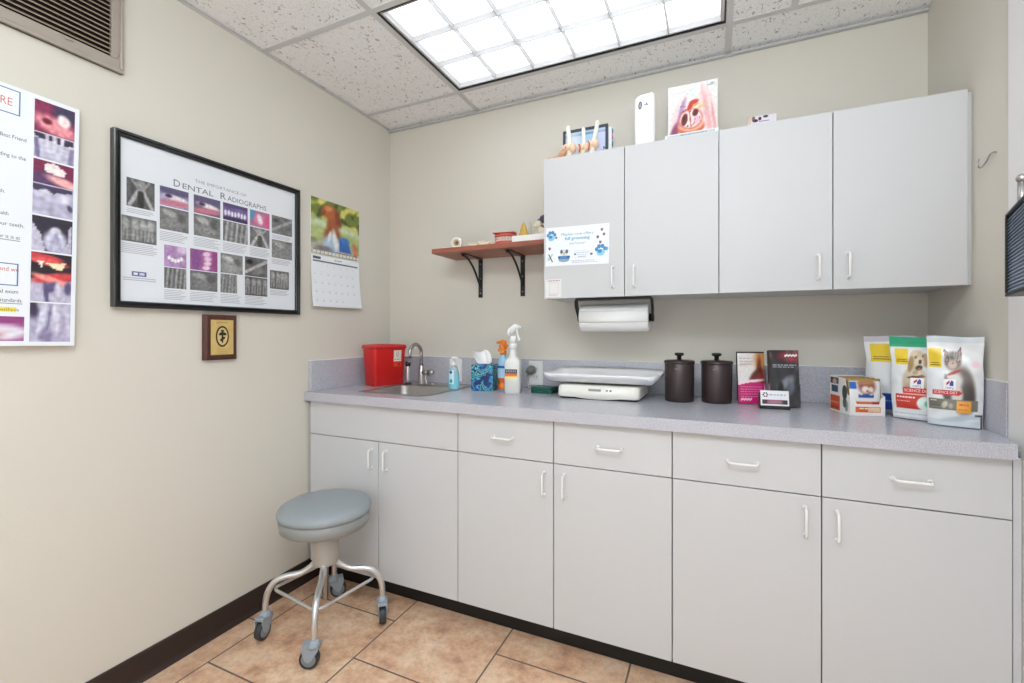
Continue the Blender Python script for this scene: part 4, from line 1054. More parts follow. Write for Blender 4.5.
# pouches standing in the carton: each its own thing
def pouch(i, label):
    t = thing('food_pouch', label, 'pouch', (0, 0, 0), 0, 'food pouches standing in the carton')
    b = bmesh.new(); n = 10; G = []
    hh = .118
    pts = []
    for j in range(11):
        v = j/10; th = .010*math.sin(PI*min(1, v*1.08+.02))**.6 if v < .92 else .0012
        for sd in (-1, 1): pass
        G.append([b.verts.new((.005+.098*k/n, -th*(1-(2*k/n-1)**4)*.9-.0006, .006+hh*v)) for k in range(n+1)])
    for A, B in zip(G, G[1:]):
        for k in range(n): b.faces.new((A[k], A[k+1], B[k+1], B[k])).smooth = True
    G2 = [[b.verts.new((v.co.x, -v.co.y*.4, v.co.z)) for v in r] for r in G]
    for A, B in zip(G2, G2[1:]):
        for k in range(n): b.faces.new((A[k], B[k], B[k+1], A[k+1])).smooth = True
    R1 = G[0]+[r[-1] for r in G[1:]]+G[-1][::-1][1:]+[r[0] for r in G[::-1][1:-1]]
    R2 = G2[0]+[r[-1] for r in G2[1:]]+G2[-1][::-1][1:]+[r[0] for r in G2[::-1][1:-1]]
    for k in range(len(R1)): b.faces.new((R1[k], R1[(k+1) % len(R1)], R2[(k+1) % len(R1)], R2[k]))
    mb = MB(); mb._merge(b); mb.build('pouch', mat('gold_foil_pouch', (176, 146, 96), 0.35, 0.2, var=.05), t)
    if i == 0:
        s = Sheet(lambda u, v, k: (.005+.098*u, -.010*.9*(math.sin(PI*min(1, v*1.08+.02))**.6 if v < .9 else .12)*(1-(2*u-1)**4)-.0011-k, (.006+hh*v)))
        s.grid(0.02, .0, .98, .93, 30, 26, painter((232, 230, 228), [('e', .55, .85, .28, .26, 0, (150, 86, 74), .3), ('e', .5, .74, .13, .1, 0, (240, 226, 214), .35), ('e', .68, .74, .07, .08, 0, (236, 216, 200), .35), ('e', .55, .70, .03, .03, 0, (30, 26, 26), .3), ('e', .52, .95, .28, .06, 0, (180, 130, 84), .4), ('r', 0, .74, .20, .98, (44, 104, 190)), ('r', .26, .48, .74, .60, (40, 82, 160)), ('r', .05, .12, .75, .36, (230, 112, 50)), ('r', .68, .12, .95, .36, (186, 44, 36))])); s.up()
        s.rect(.30, .525, .70, .555, (200, 214, 236)); s.build('front_print', t, GLOSSP)
    return t
Mpx = Matrix.Translation(px.location) @ Matrix.Rotation(math.radians(14), 4, 'Z')
plabels = ['front food pouch showing a dog face and blue banner in the open carton', 'food pouch second from the front in the open carton', 'food pouch third from the front in the open carton', 'rearmost food pouch standing in the open carton']
for i in range(4):
    t = pouch(i, plabels[i]); t.location = Mpx @ Vector((.001, .0135+.030*i, .0012)); t.rotation_euler = (0, 0, math.radians(14))
    for c in children(t): c.rotation_euler = (math.radians(-4), 0, 0)

# ------------------------------------------------------------------ food bags
def bag(name, label, loc, rz, w, h, T, base, shapes, texts, lean=-4, seed=1, waist=.03, top=None, flare=.0):
    t = thing(name, label, 'food bag', loc, rz, 'pet food bags in the counter corner')
    L_ = Matrix.Rotation(math.radians(lean), 4, 'X')
    def half(u, v):
        e = 1-abs(2*u-1)**3.2
        g_ = (.62+.38*sstep(0, .22, v))*(1-sstep(.35, .93, v)) if v < .93 else 0
        wr = .0016*math.sin(v*23+u*5+seed)*(1-e*.3)*sstep(.02, .2, v)*(1-sstep(.9, 1, v))
        return T*.5*e*g_+.0012+max(0, wr+.001)
    def front(u, v, k):
        xs = 1-waist*math.exp(-((v-.70)/.11)**2)-.012*math.sin(v*9+seed)
        x = w*((u-.5)*(xs+flare*v)); z = h*v+.004*math.sin(u*5+seed)*sstep(.8, 1, v)*0.6
        y = -half(u, v)-k+ (.004*math.sin(u*4+seed))*sstep(.75, 1, v)
        return L_ @ Vector((x, y, z))
    def back(u, v, k):
        xs = 1-waist*math.exp(-((v-.70)/.11)**2)-.012*math.sin(v*9+seed)
        x = w*((u-.5)*(xs+flare*v)); z = h*v+.004*math.sin(u*5+seed)*sstep(.8, 1, v)*0.6
        y = half(u, v)+(.004*math.sin(u*4+seed))*sstep(.75, 1, v)
        return L_ @ Vector((x, y, z))
    nx, ny = 64, 92
    s = Sheet(front); s.grid(0, 0, 1, 1, nx, ny, painter(base, shapes, seed, h/w))
    fs_n = len(s.v); s.fn = back; s.grid(0, 0, 1, 1, nx, ny, lambda u, v: top if (top and v > .9) else (226, 228, 230))
    I = lambda i, j: j*(nx+1)+i
    ring = [I(i, 0) for i in range(nx+1)]+[I(nx, j) for j in range(1, ny+1)]+[I(i, ny) for i in range(nx-1, -1, -1)]+[I(0, j) for j in range(ny-1, 0, -1)]
    for a, b_ in zip(ring, ring[1:]+ring[:1]): s.f.append((a, a+fs_n, b_+fs_n, b_))
    s.build('bag_body', t, print_mat('bag_film', 0.3, 0.15), True)
    s = Sheet(front, .0004); s.k = 2
    for fn in texts: fn(s)
    s.build('lettering', t, print_mat('bag_print', 0.35))
    return t
YEL = (240, 206, 40); RED = (214, 36, 44); WHT = (232, 234, 236)
def bars(x0, x1, y, h, col): return lambda s: s.words(x0, x1, y, h, col)
def txt(st_, x, y, h, w, col, al='c'): return lambda s: s.text(st_, x, y, h, col, w=w, align=al)
def logo(x, y, k=1.0):
    def f(s):
        s.rect(x-.125*k, y-.035, x+.125*k, y+.085, (242, 242, 244), 4); s.up()
        s.poly([(x-.065*k, y+.015), (x-.065*k, y+.045), (x+.0*k, y+.075), (x+.0*k, y+.045)], (206, 40, 52))
        s.poly([(x-.0*k, y+.012), (x+.075*k, y+.012), (x+.075*k, y+.06), (x+.035*k, y+.075), (x-.0*k, y+.04)], (40, 58, 150))
        s.text("Hill's", x, y-.022, .022, (40, 58, 140), w=.15*k, align='c'); s.k -= 1
    return f
# rear bag
bag('food_bag', 'white and blue food bag at the back left of the three bags', (2.352, -0.205, Z+.002), math.radians(-30), .120, .270, .05, WHT,
    [('r', 0, .93, 1, 1, (196, 190, 200)), ('r', .12, .66, .62, .90, YEL), ('e', .78, .36, .09, .12, .2, (150, 40, 44), .3), ('r', .1, .05, 1, .26, (36, 68, 160)), ('r', 0, 0, 1, .05, (150, 156, 166))],
    [bars(.18, .56, .69, .012, (90, 76, 20)), bars(.18, .52, .72, .010, (110, 92, 24)), bars(.3, .9, .15, .02, (110, 140, 206))], seed=4, waist=.10, flare=.22)
puppy = [('r', 0, .88, 1, 1, (24, 158, 116)), ('e', .5, .9, .7, .02, .02, (30, 170, 126), .4), ('r', .07, .655, .28, .855, YEL),
    ('e', .44, .42, .23, .26, .15, (206, 190, 162), .22), ('e', .42, .5, .17, .13, 0, (216, 202, 176), .3), ('e', .30, .34, .05, .12, -.2, (196, 178, 148), .4),
    ('e', .47, .745, .155, .125, -.15, (216, 194, 156), .18), ('e', .345, .68, .05, .115, -.18, (178, 142, 96), .25), ('e', .61, .74, .04, .10, .15, (188, 154, 108), .25), ('e', .40, .83, .06, .04, .4, (226, 208, 174), .4),
    ('e', .50, .70, .085, .075, 0, (232, 214, 182), .3), ('e', .50, .632, .062, .034, .15, (66, 40, 36), .25), ('e', .505, .618, .03, .018, .15, (196, 112, 106), .4), ('e', .515, .715, .032, .03, 0, (30, 26, 28), .25),
    ('e', .435, .775, .018, .019, 0, (34, 26, 24), .25), ('e', .555, .795, .017, .018, 0, (34, 26, 24), .25), ('e', .44, .565, .05, .03, .3, (186, 156, 114), .5), ('e', .46, .512, .16, .020, .08, (112, 44, 38), .25), ('e', .56, .525, .03, .02, .1, (150, 50, 44), .3),
    ('r', .21, .31, .66, .385, RED), ('r', .25, .27, .60, .31, (240, 206, 178)), ('r', .08, .12, .9, .30, (206, 58, 44)), ('e', .56, .20, .13, .085, 0, (226, 240, 234), .08), ('e', .60, .20, .06, .04, 0, (90, 190, 150), .3), ('r', .0, .0, 1, .03, (206, 210, 216)), ('n', 7, .04)]
puppy = [('e', .40+(q[1]-.45)*.82, q[2] if q[2] < .55 else .56+(q[2]-.56)*.88, q[3]*.82, q[4]*.88, q[5], [c_*.95 for c_ in q[6]], q[7]*.8) if q[0] == 'e' and .28 < q[1] < .66 and q[2] > .3 and q[2] < .88 else q for q in puppy]
bag('food_bag', 'dog food bag with green top and pale puppy picture', (2.412, -0.324, Z+.002), math.radians(-28), .155, .268, .055, WHT, puppy,
    [bars(.09, .26, .69, .012, (90, 76, 20)), bars(.09, .25, .715, .009, (90, 76, 20)), logo(.43, .415, .8), txt('SCIENCE DIET', .435, .332, .034, .40, (246, 236, 236)), bars(.11, .40, .255, .018, (246, 226, 220)), bars(.11, .32, .21, .012, (236, 170, 156)), bars(.05, .9, .06, .012, (190, 196, 204))], seed=2, top=(24, 158, 116), lean=-3, flare=.16)
cat = [('r', .02, .645, .27, .86, YEL), ('r', 0, .93, 1, 1, (206, 214, 220)),
    ('e', .66, .40, .20, .26, .12, (110, 98, 92), .22), ('e', .50, .44, .17, .18, -.1, (206, 200, 196), .3), ('e', .40, .33, .10, .06, -.4, (84, 76, 74), .35), ('e', .74, .33, .12, .16, .3, (70, 62, 58), .4), ('e', .56, .34, .1, .1, 0, (216, 208, 202), .4), ('e', .36, .52, .03, .06, .2, (130, 120, 114), .4),
    ('p', [(.34, .735), (.30, .86), (.44, .80)], (104, 84, 78)), ('p', [(.52, .80), (.62, .895), (.63, .74)], (104, 84, 78)), ('p', [(.345, .755), (.325, .835), (.41, .79)], (186, 140, 134)), ('p', [(.55, .80), (.605, .865), (.61, .77)], (186, 140, 134)),
    ('e', .475, .725, .155, .105, 0, (138, 120, 110), .18), ('e', .47, .785, .025, .04, .0, (72, 60, 54), .4), ('e', .43, .79, .012, .04, .2, (80, 68, 60), .4), ('e', .52, .79, .012, .04, -.2, (80, 68, 60), .4), ('l', .34, .72, .41, .71, .008, (84, 72, 66)), ('l', .54, .71, .61, .73, .008, (84, 72, 66)), ('l', .35, .69, .42, .69, .007, (90, 78, 72)), ('e', .39, .76, .02, .05, .4, (86, 72, 66), .4), ('e', .56, .76, .02, .05, -.4, (86, 72, 66), .4), ('e', .47, .685, .085, .05, 0, (206, 190, 180), .35), ('e', .40, .735, .036, .014, .15, (214, 206, 170), .3), ('e', .55, .735, .036, .014, -.15, (214, 206, 170), .3), ('e', .40, .735, .012, .013, 0, (30, 26, 24), .3), ('e', .55, .735, .012, .013, 0, (30, 26, 24), .3), ('e', .475, .70, .016, .01, 0, (190, 110, 104), .3),
    ('e', .50, .595, .13, .018, .25, (170, 44, 52), .3), ('e', .88, .69, .07, .035, 0, (238, 202, 210), .5),
    ('p', [(.12, .40), (.12, .345), (.60, .345), (.66, .3725), (.60, .40)], RED), ('r', .04, .175, .92, .295, (120, 116, 102)), ('r', .56, .155, .80, .285, (236, 160, 40)), ('e', .34, .235, .06, .035, .4, (196, 190, 172), .3), ('e', .45, .225, .04, .03, 0, (170, 164, 146), .35),
    ('r', .86, .125, .985, .15, (34, 38, 44)), ('r', .955, .0, .985, .13, (44, 50, 56)), ('r', 0, .0, .95, .075, (212, 220, 226)), ('e', .6, .09, .3, .03, .1, (190, 200, 208), .6), ('n', 5, .05)]
cat = [x for x in cat]
bag('food_bag', 'cat food bag with tabby cat picture at the front right of the bags', (2.4575, -0.405, Z+.002), math.radians(-24), .120, .27, .042, WHT, cat,
    [bars(.06, .24, .67, .011, (90, 76, 20)), bars(.06, .23, .695, .009, (90, 76, 20)), logo(.43, .435, .9), txt('SCIENCE DIET', .36, .358, .030, .42, (246, 236, 236)), bars(.08, .20, .272, .012, (226, 222, 212)), bars(.08, .3, .20, .008, (170, 166, 150)), bars(.60, .76, .235, .02, (214, 90, 40)), bars(.60, .74, .19, .010, (200, 110, 30))], seed=1, lean=-2, waist=.02, flare=.05)
# ------------------------------------------------------------------ wall shelf and what stands on it
sf = thing('wall_shelf', 'reddish wooden shelf on two black brackets beside the wall cabinet', 'shelf', (0, 0, 1.603))
SX_0, SX_1, SD = 0.468, 1.1135, -0.243
MB().box(SX_0, SX_1, SD, -0.0005, 0, .024, .0012).build('shelf_board', SHELFW, sf)
for x in (.625, .876):
    mb = MB()
    mb.box(x-.0125, x+.0125, -.006, -.0006, -.214, -.001, .001)
    mb.box(x-.0125, x+.0125, SD+.045, -.006, -.006, -.001, .001)
    P = smooth_path([(x, -.008, -.155), (x, -.03, -.125), (x, -.075, -.07), (x, -.135, -.025), (x, SD+.052, -.008)], 6)
    mb.tube(P, .0055, 8)
    mb.ball((x, SD+.05, -.008), .009)
    br = mb.build('bracket', BLACKM, sf)
    for z in (-.03, -.11, -.19):
        MB().lathe([(.0035, 0), (.0035, .001), (0, .0018)], M=Matrix.Translation((x, -.0062, z)) @ Matrix.Rotation(PI/2, 4, 'X'), seg=10).build('screw', STEEL, br)
SZ = 1.6272
BONE = mat('bone_plastic', (228, 216, 192), 0.5, var=.06, scale=40); IVORY = mat('ivory_plastic', (238, 234, 224), 0.45, var=.02)
# white ring on a flat pad
M = Matrix.Translation((0, 0, .0215)) @ Matrix.Rotation(math.radians(80), 4, 'X')
tr = thing('tape_ring', 'white ring shaped model at the left end of the wooden shelf', 'model', (.583, -.185, SZ), math.radians(14))
MB().lathe([(.012, -.009), (.021, -.009), (.0225, -.006), (.0225, .006), (.021, .009), (.012, .009), (.012, -.009)], seg=28, M=Matrix.Translation((0, 0, .0228)) @ Matrix.Rotation(PI/2, 4, 'X')).build('ring', IVORY, tr)
MB().lathe([(.009, -.007), (.0118, -.007), (.0118, .007), (.009, .007), (.009, -.007)], seg=20, M=Matrix.Translation((0, 0, .0228)) @ Matrix.Rotation(PI/2, 4, 'X')).build('core', mat('tan_core', (206, 182, 142), .5, var=.04), tr)
o = MB().tube(smooth_path([(0, 0, .007), (.02, .004, .009), (.045, 0, .007)]), [.006]*12+[.004], 10).ball((0, 0, .0068), .0068).ball((.046, 0, .0068), .0066).build('bone_piece', BONE)
o.location = (.517, -.2, SZ); o.rotation_euler = (0, 0, .15); tag(o, 'flat pale bone piece at the far left end of shelf', 'bone model', 'bone models on the shelf')
# small jaw / bone pieces in the middle
def jaw(x, y, s_, rz, label):
    mb = MB()
    P = smooth_path([(-.03*s_, .0, .008), (-.015*s_, -.008, .0075), (.005*s_, -.008, .0075), (.025*s_, .004, .009), (.034*s_, .012, .016)], 4)
    mb.tube(P, [.0072]*(len(P)-3)+[.006, .005, .004], 10)
    for i in range(5): mb.ball(((-.026+.011*i)*s_, -.005-.003*math.sin(i*.8), .0165), .0036, .8, .8, 1.5, seg=8)
    o = mb.build('jaw_model', BONE); o.location = (x, y, SZ); o.rotation_euler = (0, 0, rz); o.scale = (1.1, 1.2, 1.4)
    tag(o, label, 'bone model', 'bone models on the shelf'); return o
jaw(.675, -.175, .9, .2, 'small pale jaw piece just right of the white ring'); jaw(.738, -.19, .8, -.25, 'small pale jaw piece in the middle of the shelf')
jaw(.785, -.165, .6, .5, 'smallest pale jaw piece beside the pink jaw model')
# pink jaw model
pj = thing('dental_model', 'pink and red open jaw model with pale teeth on the shelf', 'model', (.853, -.165, SZ), math.radians(8))
GUM = mat('gum_pink', (206, 92, 82), .4, var=.06, scale=40)
def jawarch(z, up):
    mb = MB(); P = [(.048*math.cos(t), .03*math.sin(t)*-1.2, z) for t in [PI*i/16 for i in range(17)]]
    mb.tube(P, .009, 10); return mb
jawarch(.0105, 1).build('lower_gum', GUM, pj); jawarch(.048, -1).build('upper_gum', GUM, pj)
MB().box(-.056, .056, -.044, .006, .0565, .0605, .003).build('upper_plate', GUM, pj); 
MB().tube([(-.05, .004, .008), (-.054, .012, .03), (-.05, .004, .052)], .005, 8).tube([(.05, .004, .008), (.054, .012, .03), (.05, .004, .052)], .005, 8).build('hinge', GUM, pj)
for i in range(9):
    t = PI*(.1+.8*i/8)
    for z, up in ((.0215, 1), (.037, -1)):
        MB().ball((.048*math.cos(t), -.036*math.sin(t), z), .0058, .8, .8, 1.15, seg=8).build('tooth', mat('pale_pink_tooth', (240, 206, 194), .4, var=.03), pj)
# white tray with specimen models
tb = thing('display_tray', 'white shallow box at the right end of the wooden shelf', 'tray', (1.003, -.145, SZ))
mb = MB().box(-.088, .105, -.085, .08, 0, .003).box(-.088, .105, -.085, -.082, .003, .030).box(-.088, .105, .077, .08, .003, .030).box(-.088, -.085, -.082, .077, .003, .030).box(.102, .105, -.082, .077, .003, .030)
mb.box(-.085, .102, -.082, .077, .024, .0275)
mb.build('tray', WHITEP, tb)
TZ = SZ+.0277
a1 = thing('tooth_model', 'yellowish clear tooth model standing on the white shelf box', 'model', (.945, -.155, TZ))
mb = MB(); ringloft(mb, [E_(.018, .014, 0), E_(.020, .016, .004), E_(.015, .012, .028), E_(.007, .006, .052), E_(.002, .002, .06)], capend=True); mb.build('yellow_root', mat('amber_resin', (226, 186, 96), .25, trans=.25, var=.04), a1)
MB().tube([(.022, .004, 0), (.024, .004, .06)], [.007, .004], 10).build('clear_root', mat('clear_resin', (232, 224, 206), .2, trans=.4, var=.02), a1)
a1.scale = (1.35, 1.35, 1.35)
a2 = thing('dog_figurine', 'small beige figurine with navy cap on the white shelf box by cabinet', 'figurine', (1.045, -.16, TZ))
mb = MB().ball((0, 0, .022), .021, 1, .9, 1.05).ball((-.012, -.008, .046), .013, 1, 1, 1.1).ball((-.024, -.012, .041), .007, 1.3, 1, .8).ball((-.02, -.008, .008), .008, 1.2, 1, 1).ball((.012, -.014, .008), .008, 1.2, 1, 1); mb.build('body', BONE, a2)
MB().ball((.012, 0, .066), .021, 1.15, 1, .78).tube([(-.018, 0, .062), (.002, 0, .064)], .006, 8).build('cap', mat('navy_plastic', (62, 62, 84), .4, var=.05), a2)
MB().tube([(.0, -.012, .04), (.016, -.016, .03), (.026, -.014, .018)], .0035, 8).build('dark_strap', mat('brown_strap', (110, 84, 70), .5, var=.05), a2)

a2.scale = (1.3, 1.3, 1.3); tr.scale = (1.35, 1.35, 1.35)
# ------------------------------------------------------------------ on top of the wall cabinets
TZ2 = UT+.0006
# dark-framed picture
fr = thing('picture_frame', 'dark navy framed light blue anatomy picture on top of left wall cabinet', 'picture', (1.150, -.17, TZ2))
w_, h_ = .210, .182
mb = MB(); fwd = .011
mb.box(0, w_, 0, .014, h_-fwd, h_, .001).box(0, w_, 0, .014, 0, fwd, .001).box(0, fwd, 0, .014, fwd, h_-fwd, .001).box(w_-fwd, w_, 0, .014, fwd, h_-fwd, .001); mb.build('frame', mat('slate_navy', (52, 62, 78), .4, var=.04), fr)
s = Sheet(onY(.006)); s.grid(fwd-.001, fwd-.001, w_-fwd+.001, h_-fwd+.001, 40, 34, painter((196, 216, 236), [('e', .5, .5, .35, .6, .2, (168, 206, 232), .6), ('r', .0, .88, 1, .93, (120, 142, 178)), ('e', .2, .5, .2, .5, 0, (226, 232, 240), .6), ('e', .9, .4, .15, .5, 0, (206, 210, 240), .6), ('r', .88, .3, 1, .36, (190, 120, 160))])); s.up()
s.poly([(.140, .115), (.145, .09), (.165, .1)], (40, 84, 140)); s.poly([(.188, .085), (.188, .07), (.202, .078)], (40, 130, 130)); s.ell(.15, .062, .008, .006, (90, 50, 110)); s.build('picture_print', fr, GLOSSP)
MB().box(.001, w_-.001, .0065, .013, fwd, h_-fwd).build('backing', PAPER, fr)
# tabbed sheets just behind the picture frame
bk = MB().box(0, .02, 0, .03, 0, .172, .001).box(.0202, .0235, .002, .02, .15, .165, mi=1).box(.0202, .0235, .002, .02, .12, .14, mi=2).box(.0202, .0235, .002, .02, .09, .108, mi=1).build('tabbed_binder', [PAPER, mat('blue_tab', (80, 140, 190), .5, var=.02), mat('pink_tab', (214, 150, 190), .5, var=.02)])
bk.location = (1.353, -.152, TZ2); tag(bk, 'thin binder with coloured tabs just behind the navy picture frame', 'binder')
# joint models in front
def joint(x, y, hgt, s_, label, lean):
    t = thing('joint_model', label, 'bone model', (x, y, TZ2), 0, 'joint models on top of the wall cabinet')
    MB().lathe([(.019, 0), (.019, .006), (.015, .01), (0, .01)], seg=24).build('stand', IVORY, t)
    MB().tube([(0, 0, .01), (0, .004, hgt*.45)], .004, 8).build('stem', IVORY, t)
    mb = MB(); z = hgt*.40
    mb.tube(smooth_path([(0, 0, z), (.003+lean*.3, 0, z+.03), (lean, 0, hgt-.008)], 5), [.0165*s_, .0155*s_, .013*s_, .011*s_, .010*s_, .0095*s_, .009*s_, .009*s_, .0085*s_, .0085*s_, .0075*s_], 12)
    mb.ball((lean, 0, hgt-.008), .0085*s_, 1, 1, 1.1); mb.build('upper_bone', IVORY, t)
    mb = MB().ball((-.011*s_, -.004, z), .0165*s_, 1, .9, 1.1).ball((.011*s_, -.004, z), .0165*s_, 1, .9, 1.1); mb.build('condyle', mat('peach_cartilage', (234, 200, 172), .45, var=.06), t)
    mb = MB().tube([(0, 0, z-.012), (-.004, 0, z-.045), (-.006, 0, max(.012, z-.07))], [.016*s_, .012*s_, .011*s_], 12); mb.build('lower_bone', BONE, t)
    MB().tube(smooth_path([(-.016*s_, -.012, z+.016), (-.008*s_, -.02, z), (-.012*s_, -.016, z-.022)], 4), .0035, 8).build('ligament', mat('red_ligament', (190, 96, 72), .45, var=.05), t)
    return t
joint(1.200, -.232, .172, 1.25, 'tall ivory joint bone model at left in front of the picture frame', -.006)
joint(1.264, -.235, .152, 1.0, 'shorter ivory joint bone model in the middle before the picture frame', .002)
joint(1.306, -.232, .172, 1.1, 'ivory joint bone model leaning right before the picture frame', .022)
o = MB().tube(smooth_path([(0, 0, .012), (.02, .002, .014), (.05, .0, .022), (.07, .0, .04)], 5), [.010]*10+[.013, .015, .016, .013, .011, .010], 10).ball((0, 0, .0115), .0112).ball((.07, 0, .042), .012).build('bone_model', mat('terracotta_bone', (206, 150, 116), .5, var=.1, scale=50))
o.location = (1.125, -.285, TZ2); tag(o, 'orange tan bone model lying at the left end of the cabinet top', 'bone model')
# white air-freshener style dispenser
wd = thing('dispenser', 'tall white rounded dispenser with dark emblem on top of wall cabinet', 'dispenser', (1.525, -.2, TZ2), math.radians(10))
mb = MB()
def drr(z, f, y0=-.036): return z_(rrect(-.043*f, .043*f, y0, .036, .018*f if f > .5 else .01), z)
ringloft(mb, [drr(0, 1), drr(.228, .97), [(p[0], p[1], .240+.012*(p[0]/.043)*.6) for p in rrect(-.04, .04, -.034, .036, .018)], [(p[0], p[1], .250+.012*(p[0]/.043)*.6) for p in rrect(-.03, .034, -.024, .032, .014)], [(p[0], p[1], .253+.012*(p[0]/.043)*.5) for p in rrect(-.014, .02, -.01, .02, .008)]], capend=True)
mb.build('body', WHITEP, wd)
s = Sheet(onY(-.0362)); s.ell(-.020, .198, .0075, .017, (70, 74, 92), 18, -.1); s.up(); s.ell(-.020, .198, .004, .012, (150, 154, 170), 14, -.1); s.words(-.004, .012, .196, .005, (150, 152, 164)); s.ell(.006, .204, .003, .004, (120, 122, 138)); s.build('emblem', wd, PRINT)
# heart cross-section board
hb_ = thing('heart_display', 'white display board with heart and lung cross-section on cabinet top', 'display', (1.619, -.19, TZ2))
w_, h_ = .190, .270
MB().box(0, w_, 0, .008, .02, h_, .0008).build('panel', WHITEP, hb_)
def heart(u, v):
    return painter((232, 232, 228), [
        ('e', .20, .34, .15, .46, -.30, (238, 208, 208), .3), ('e', .82, .42, .16, .52, .24, (240, 210, 208), .3), ('e', .22, .36, .045, .40, -.34, (190, 146, 176), .5), ('e', .12, .12, .08, .2, -.3, (140, 70, 104), .45), ('e', .80, .42, .05, .42, .2, (230, 172, 176), .6), ('e', .28, .60, .035, .16, -.4, (176, 150, 196), .5), ('e', .93, .3, .03, .3, .15, (226, 164, 166), .5),
        ('e', .50, .84, .09, .12, 0, (220, 228, 222), .4), ('e', .47, .20, .28, .13, 0, (204, 84, 60), .12), ('e', .47, .25, .26, .12, 0, (240, 184, 146), .2),
        ('e', .46, .36, .25, .19, 0, (206, 92, 84), .12), ('e', .46, .36, .225, .165, 0, (244, 226, 220), .15),
        ('e', .335, .36, .065, .115, -.25, (112, 30, 32), .15), ('e', .33, .38, .03, .06, -.2, (70, 16, 20), .4), ('e', .56, .46, .058, .07, -.5, (96, 26, 30), .2), ('l', .44, .50, .47, .22, .014, (190, 70, 66)), ('l', .47, .22, .55, .27, .010, (190, 70, 66)), ('e', .60, .33, .085, .075, .3, (236, 190, 206), .3), ('l', .56, .36, .53, .27, .006, (180, 84, 110)), ('l', .60, .36, .60, .27, .006, (180, 84, 110)), ('l', .64, .37, .66, .29, .006, (180, 84, 110)), ('e', .40, .23, .016, .014, 0, (60, 20, 26), .3), ('e', .46, .50, .02, .014, 0, (60, 20, 26), .3), ('e', .66, .54, .018, .016, .3, (70, 40, 60), .3),
        ('e', .52, .60, .10, .035, .25, (236, 160, 100), .3), ('e', .455, .60, .045, .10, -.55, (200, 62, 50), .25), ('e', .53, .665, .10, .042, .15, (204, 60, 48), .25), ('e', .66, .56, .08, .03, .2, (240, 200, 140), .4), ('l', .66, .58, .82, .50, .010, (204, 202, 140)), ('l', .72, .56, .80, .62, .008, (214, 206, 160)), ('l', .38, .55, .26, .50, .010, (160, 60, 66)), ('l', .36, .60, .24, .62, .008, (150, 90, 130)), ('n', 18, .09)], 3)(u, v)
s = Sheet(onY(-.0004)); s.grid(.002, .045, w_-.002, h_-.002, 56, 62, heart); s.up(); s.words(.150, .180, .248, .006, (176, 190, 186)); s.ell(.17, .257, .008, .003, (160, 178, 174), 10); s.words(.012, .07, .238, .004, (206, 214, 210)); s.build('anatomy_print', hb_, GLOSSP)
mb = MB().prism([(-.012, -.035), (w_+.006, -.035), (w_+.006, .03), (-.012, .03)], 0, .018, bev=.001).box(-.010, w_+.004, -.034, -.001, .018, .058, .001); mb.build('base', WHITEP, hb_)
s = Sheet(onY(-.0343)); s.rect(.0, .044, w_-.01, .054, (196, 204, 210)); s.up(); s.words(.05, .15, .047, .004, (140, 156, 156)); s.build('base_lettering', hb_, PRINT)
# low card model on the right cabinet
lc = thing('card_stand', 'small white card with dark markings on top of the right wall cabinet', 'card', (1.925, -.2, TZ2), math.radians(4))
MB().prism([(0, 0), (.092, 0), (.092, .04), (0, .04)], 0, .006, bev=.001).box(.002, .090, .006, .010, .006, .088, .0006).build('card', PAPER, lc)
s = Sheet(onY(.0056)); s.poly([(.002, .095), (.05, .098), (.09, .088)], (224, 218, 224)) if 0 else None
s.rect(.004, .050, .088, .087, (228, 222, 232)); s.up(); s.ell(.012, .078, .006, .010, (150, 110, 90)); s.ell(.018, .070, .010, .006, (70, 40, 54)); s.ell(.034, .076, .006, .007, (84, 50, 70)); s.ell(.054, .082, .009, .005, (70, 62, 78)); s.rect(.03, .064, .066, .067, (150, 120, 150)); s.build('card_print', lc, PRINT)
MB().tube([(-.006, .01, .006), (-.004, .008, .055), (.002, .007, .09)], [.007, .006, .004], 10).build('side_post', mat('peach_plastic', (232, 206, 190), .5, var=.03), lc)

# ------------------------------------------------------------------ flyer, sticker, towel on the left wall cabinet
DY = UY-.0003
fl = thing('flyer', 'white grooming flyer with blue paw prints taped to wall cabinet door', 'flyer', (1.1235, DY, 1.486))
fl.rotation_euler = (0, math.radians(.8), 0)
fw_, fh = .277, .167
def fmap(u, v, k): return (u, -.0006-.0045*(math.sin(PI*v)**2*.25+max(0, .25-v)*.9)*sstep(0, .5, u)-k, v)
s = Sheet(fmap, .00018); s.grid(0, 0, fw_, fh, 24, 16, lambda u, v: (238, 242, 248)); s.up()
BLU = (110, 184, 224); BLD = (70, 140, 196)
def paw(x, y, r, col, col2=None):
    s.ell(x, y-.4*r, r*.95, r*.8, col); s.k += .5; s.ell(x-.2*r, y-.1*r, r*.5, r*.45, col2 or col); s.k -= .5
    for dx, dy, q in ((-.95, .35, .42), (-.4, 1.0, .45), (.4, 1.05, .45), (1.0, .45, .42)): s.ell(x+dx*r, y+dy*r, q*r, q*1.15*r, col2 or col, 12)
paw(.025, .128, .016, (140, 206, 236), BLD); s.ell(.047, .122, .006, .005, (120, 130, 140)); paw(.242, .055, .018, (140, 206, 236), BLD); s.ell(.268, .062, .006, .008, (110, 190, 220))
for x, y in ((.246, .142), (.255, .122), (.229, .112), (.240, .09), (.018, .075)): paw(x, y, .0045, (84, 70, 84))
s.text('Maylee now offers', .070, .128, .0115, (104, 164, 196), w=.140, shear=.1); s.text('full grooming', .086, .109, .013, (70, 176, 206), w=.108, shear=.1, bold=.0006); s.text('services!', .106, .089, .0105, (110, 176, 200), w=.070, shear=.15)
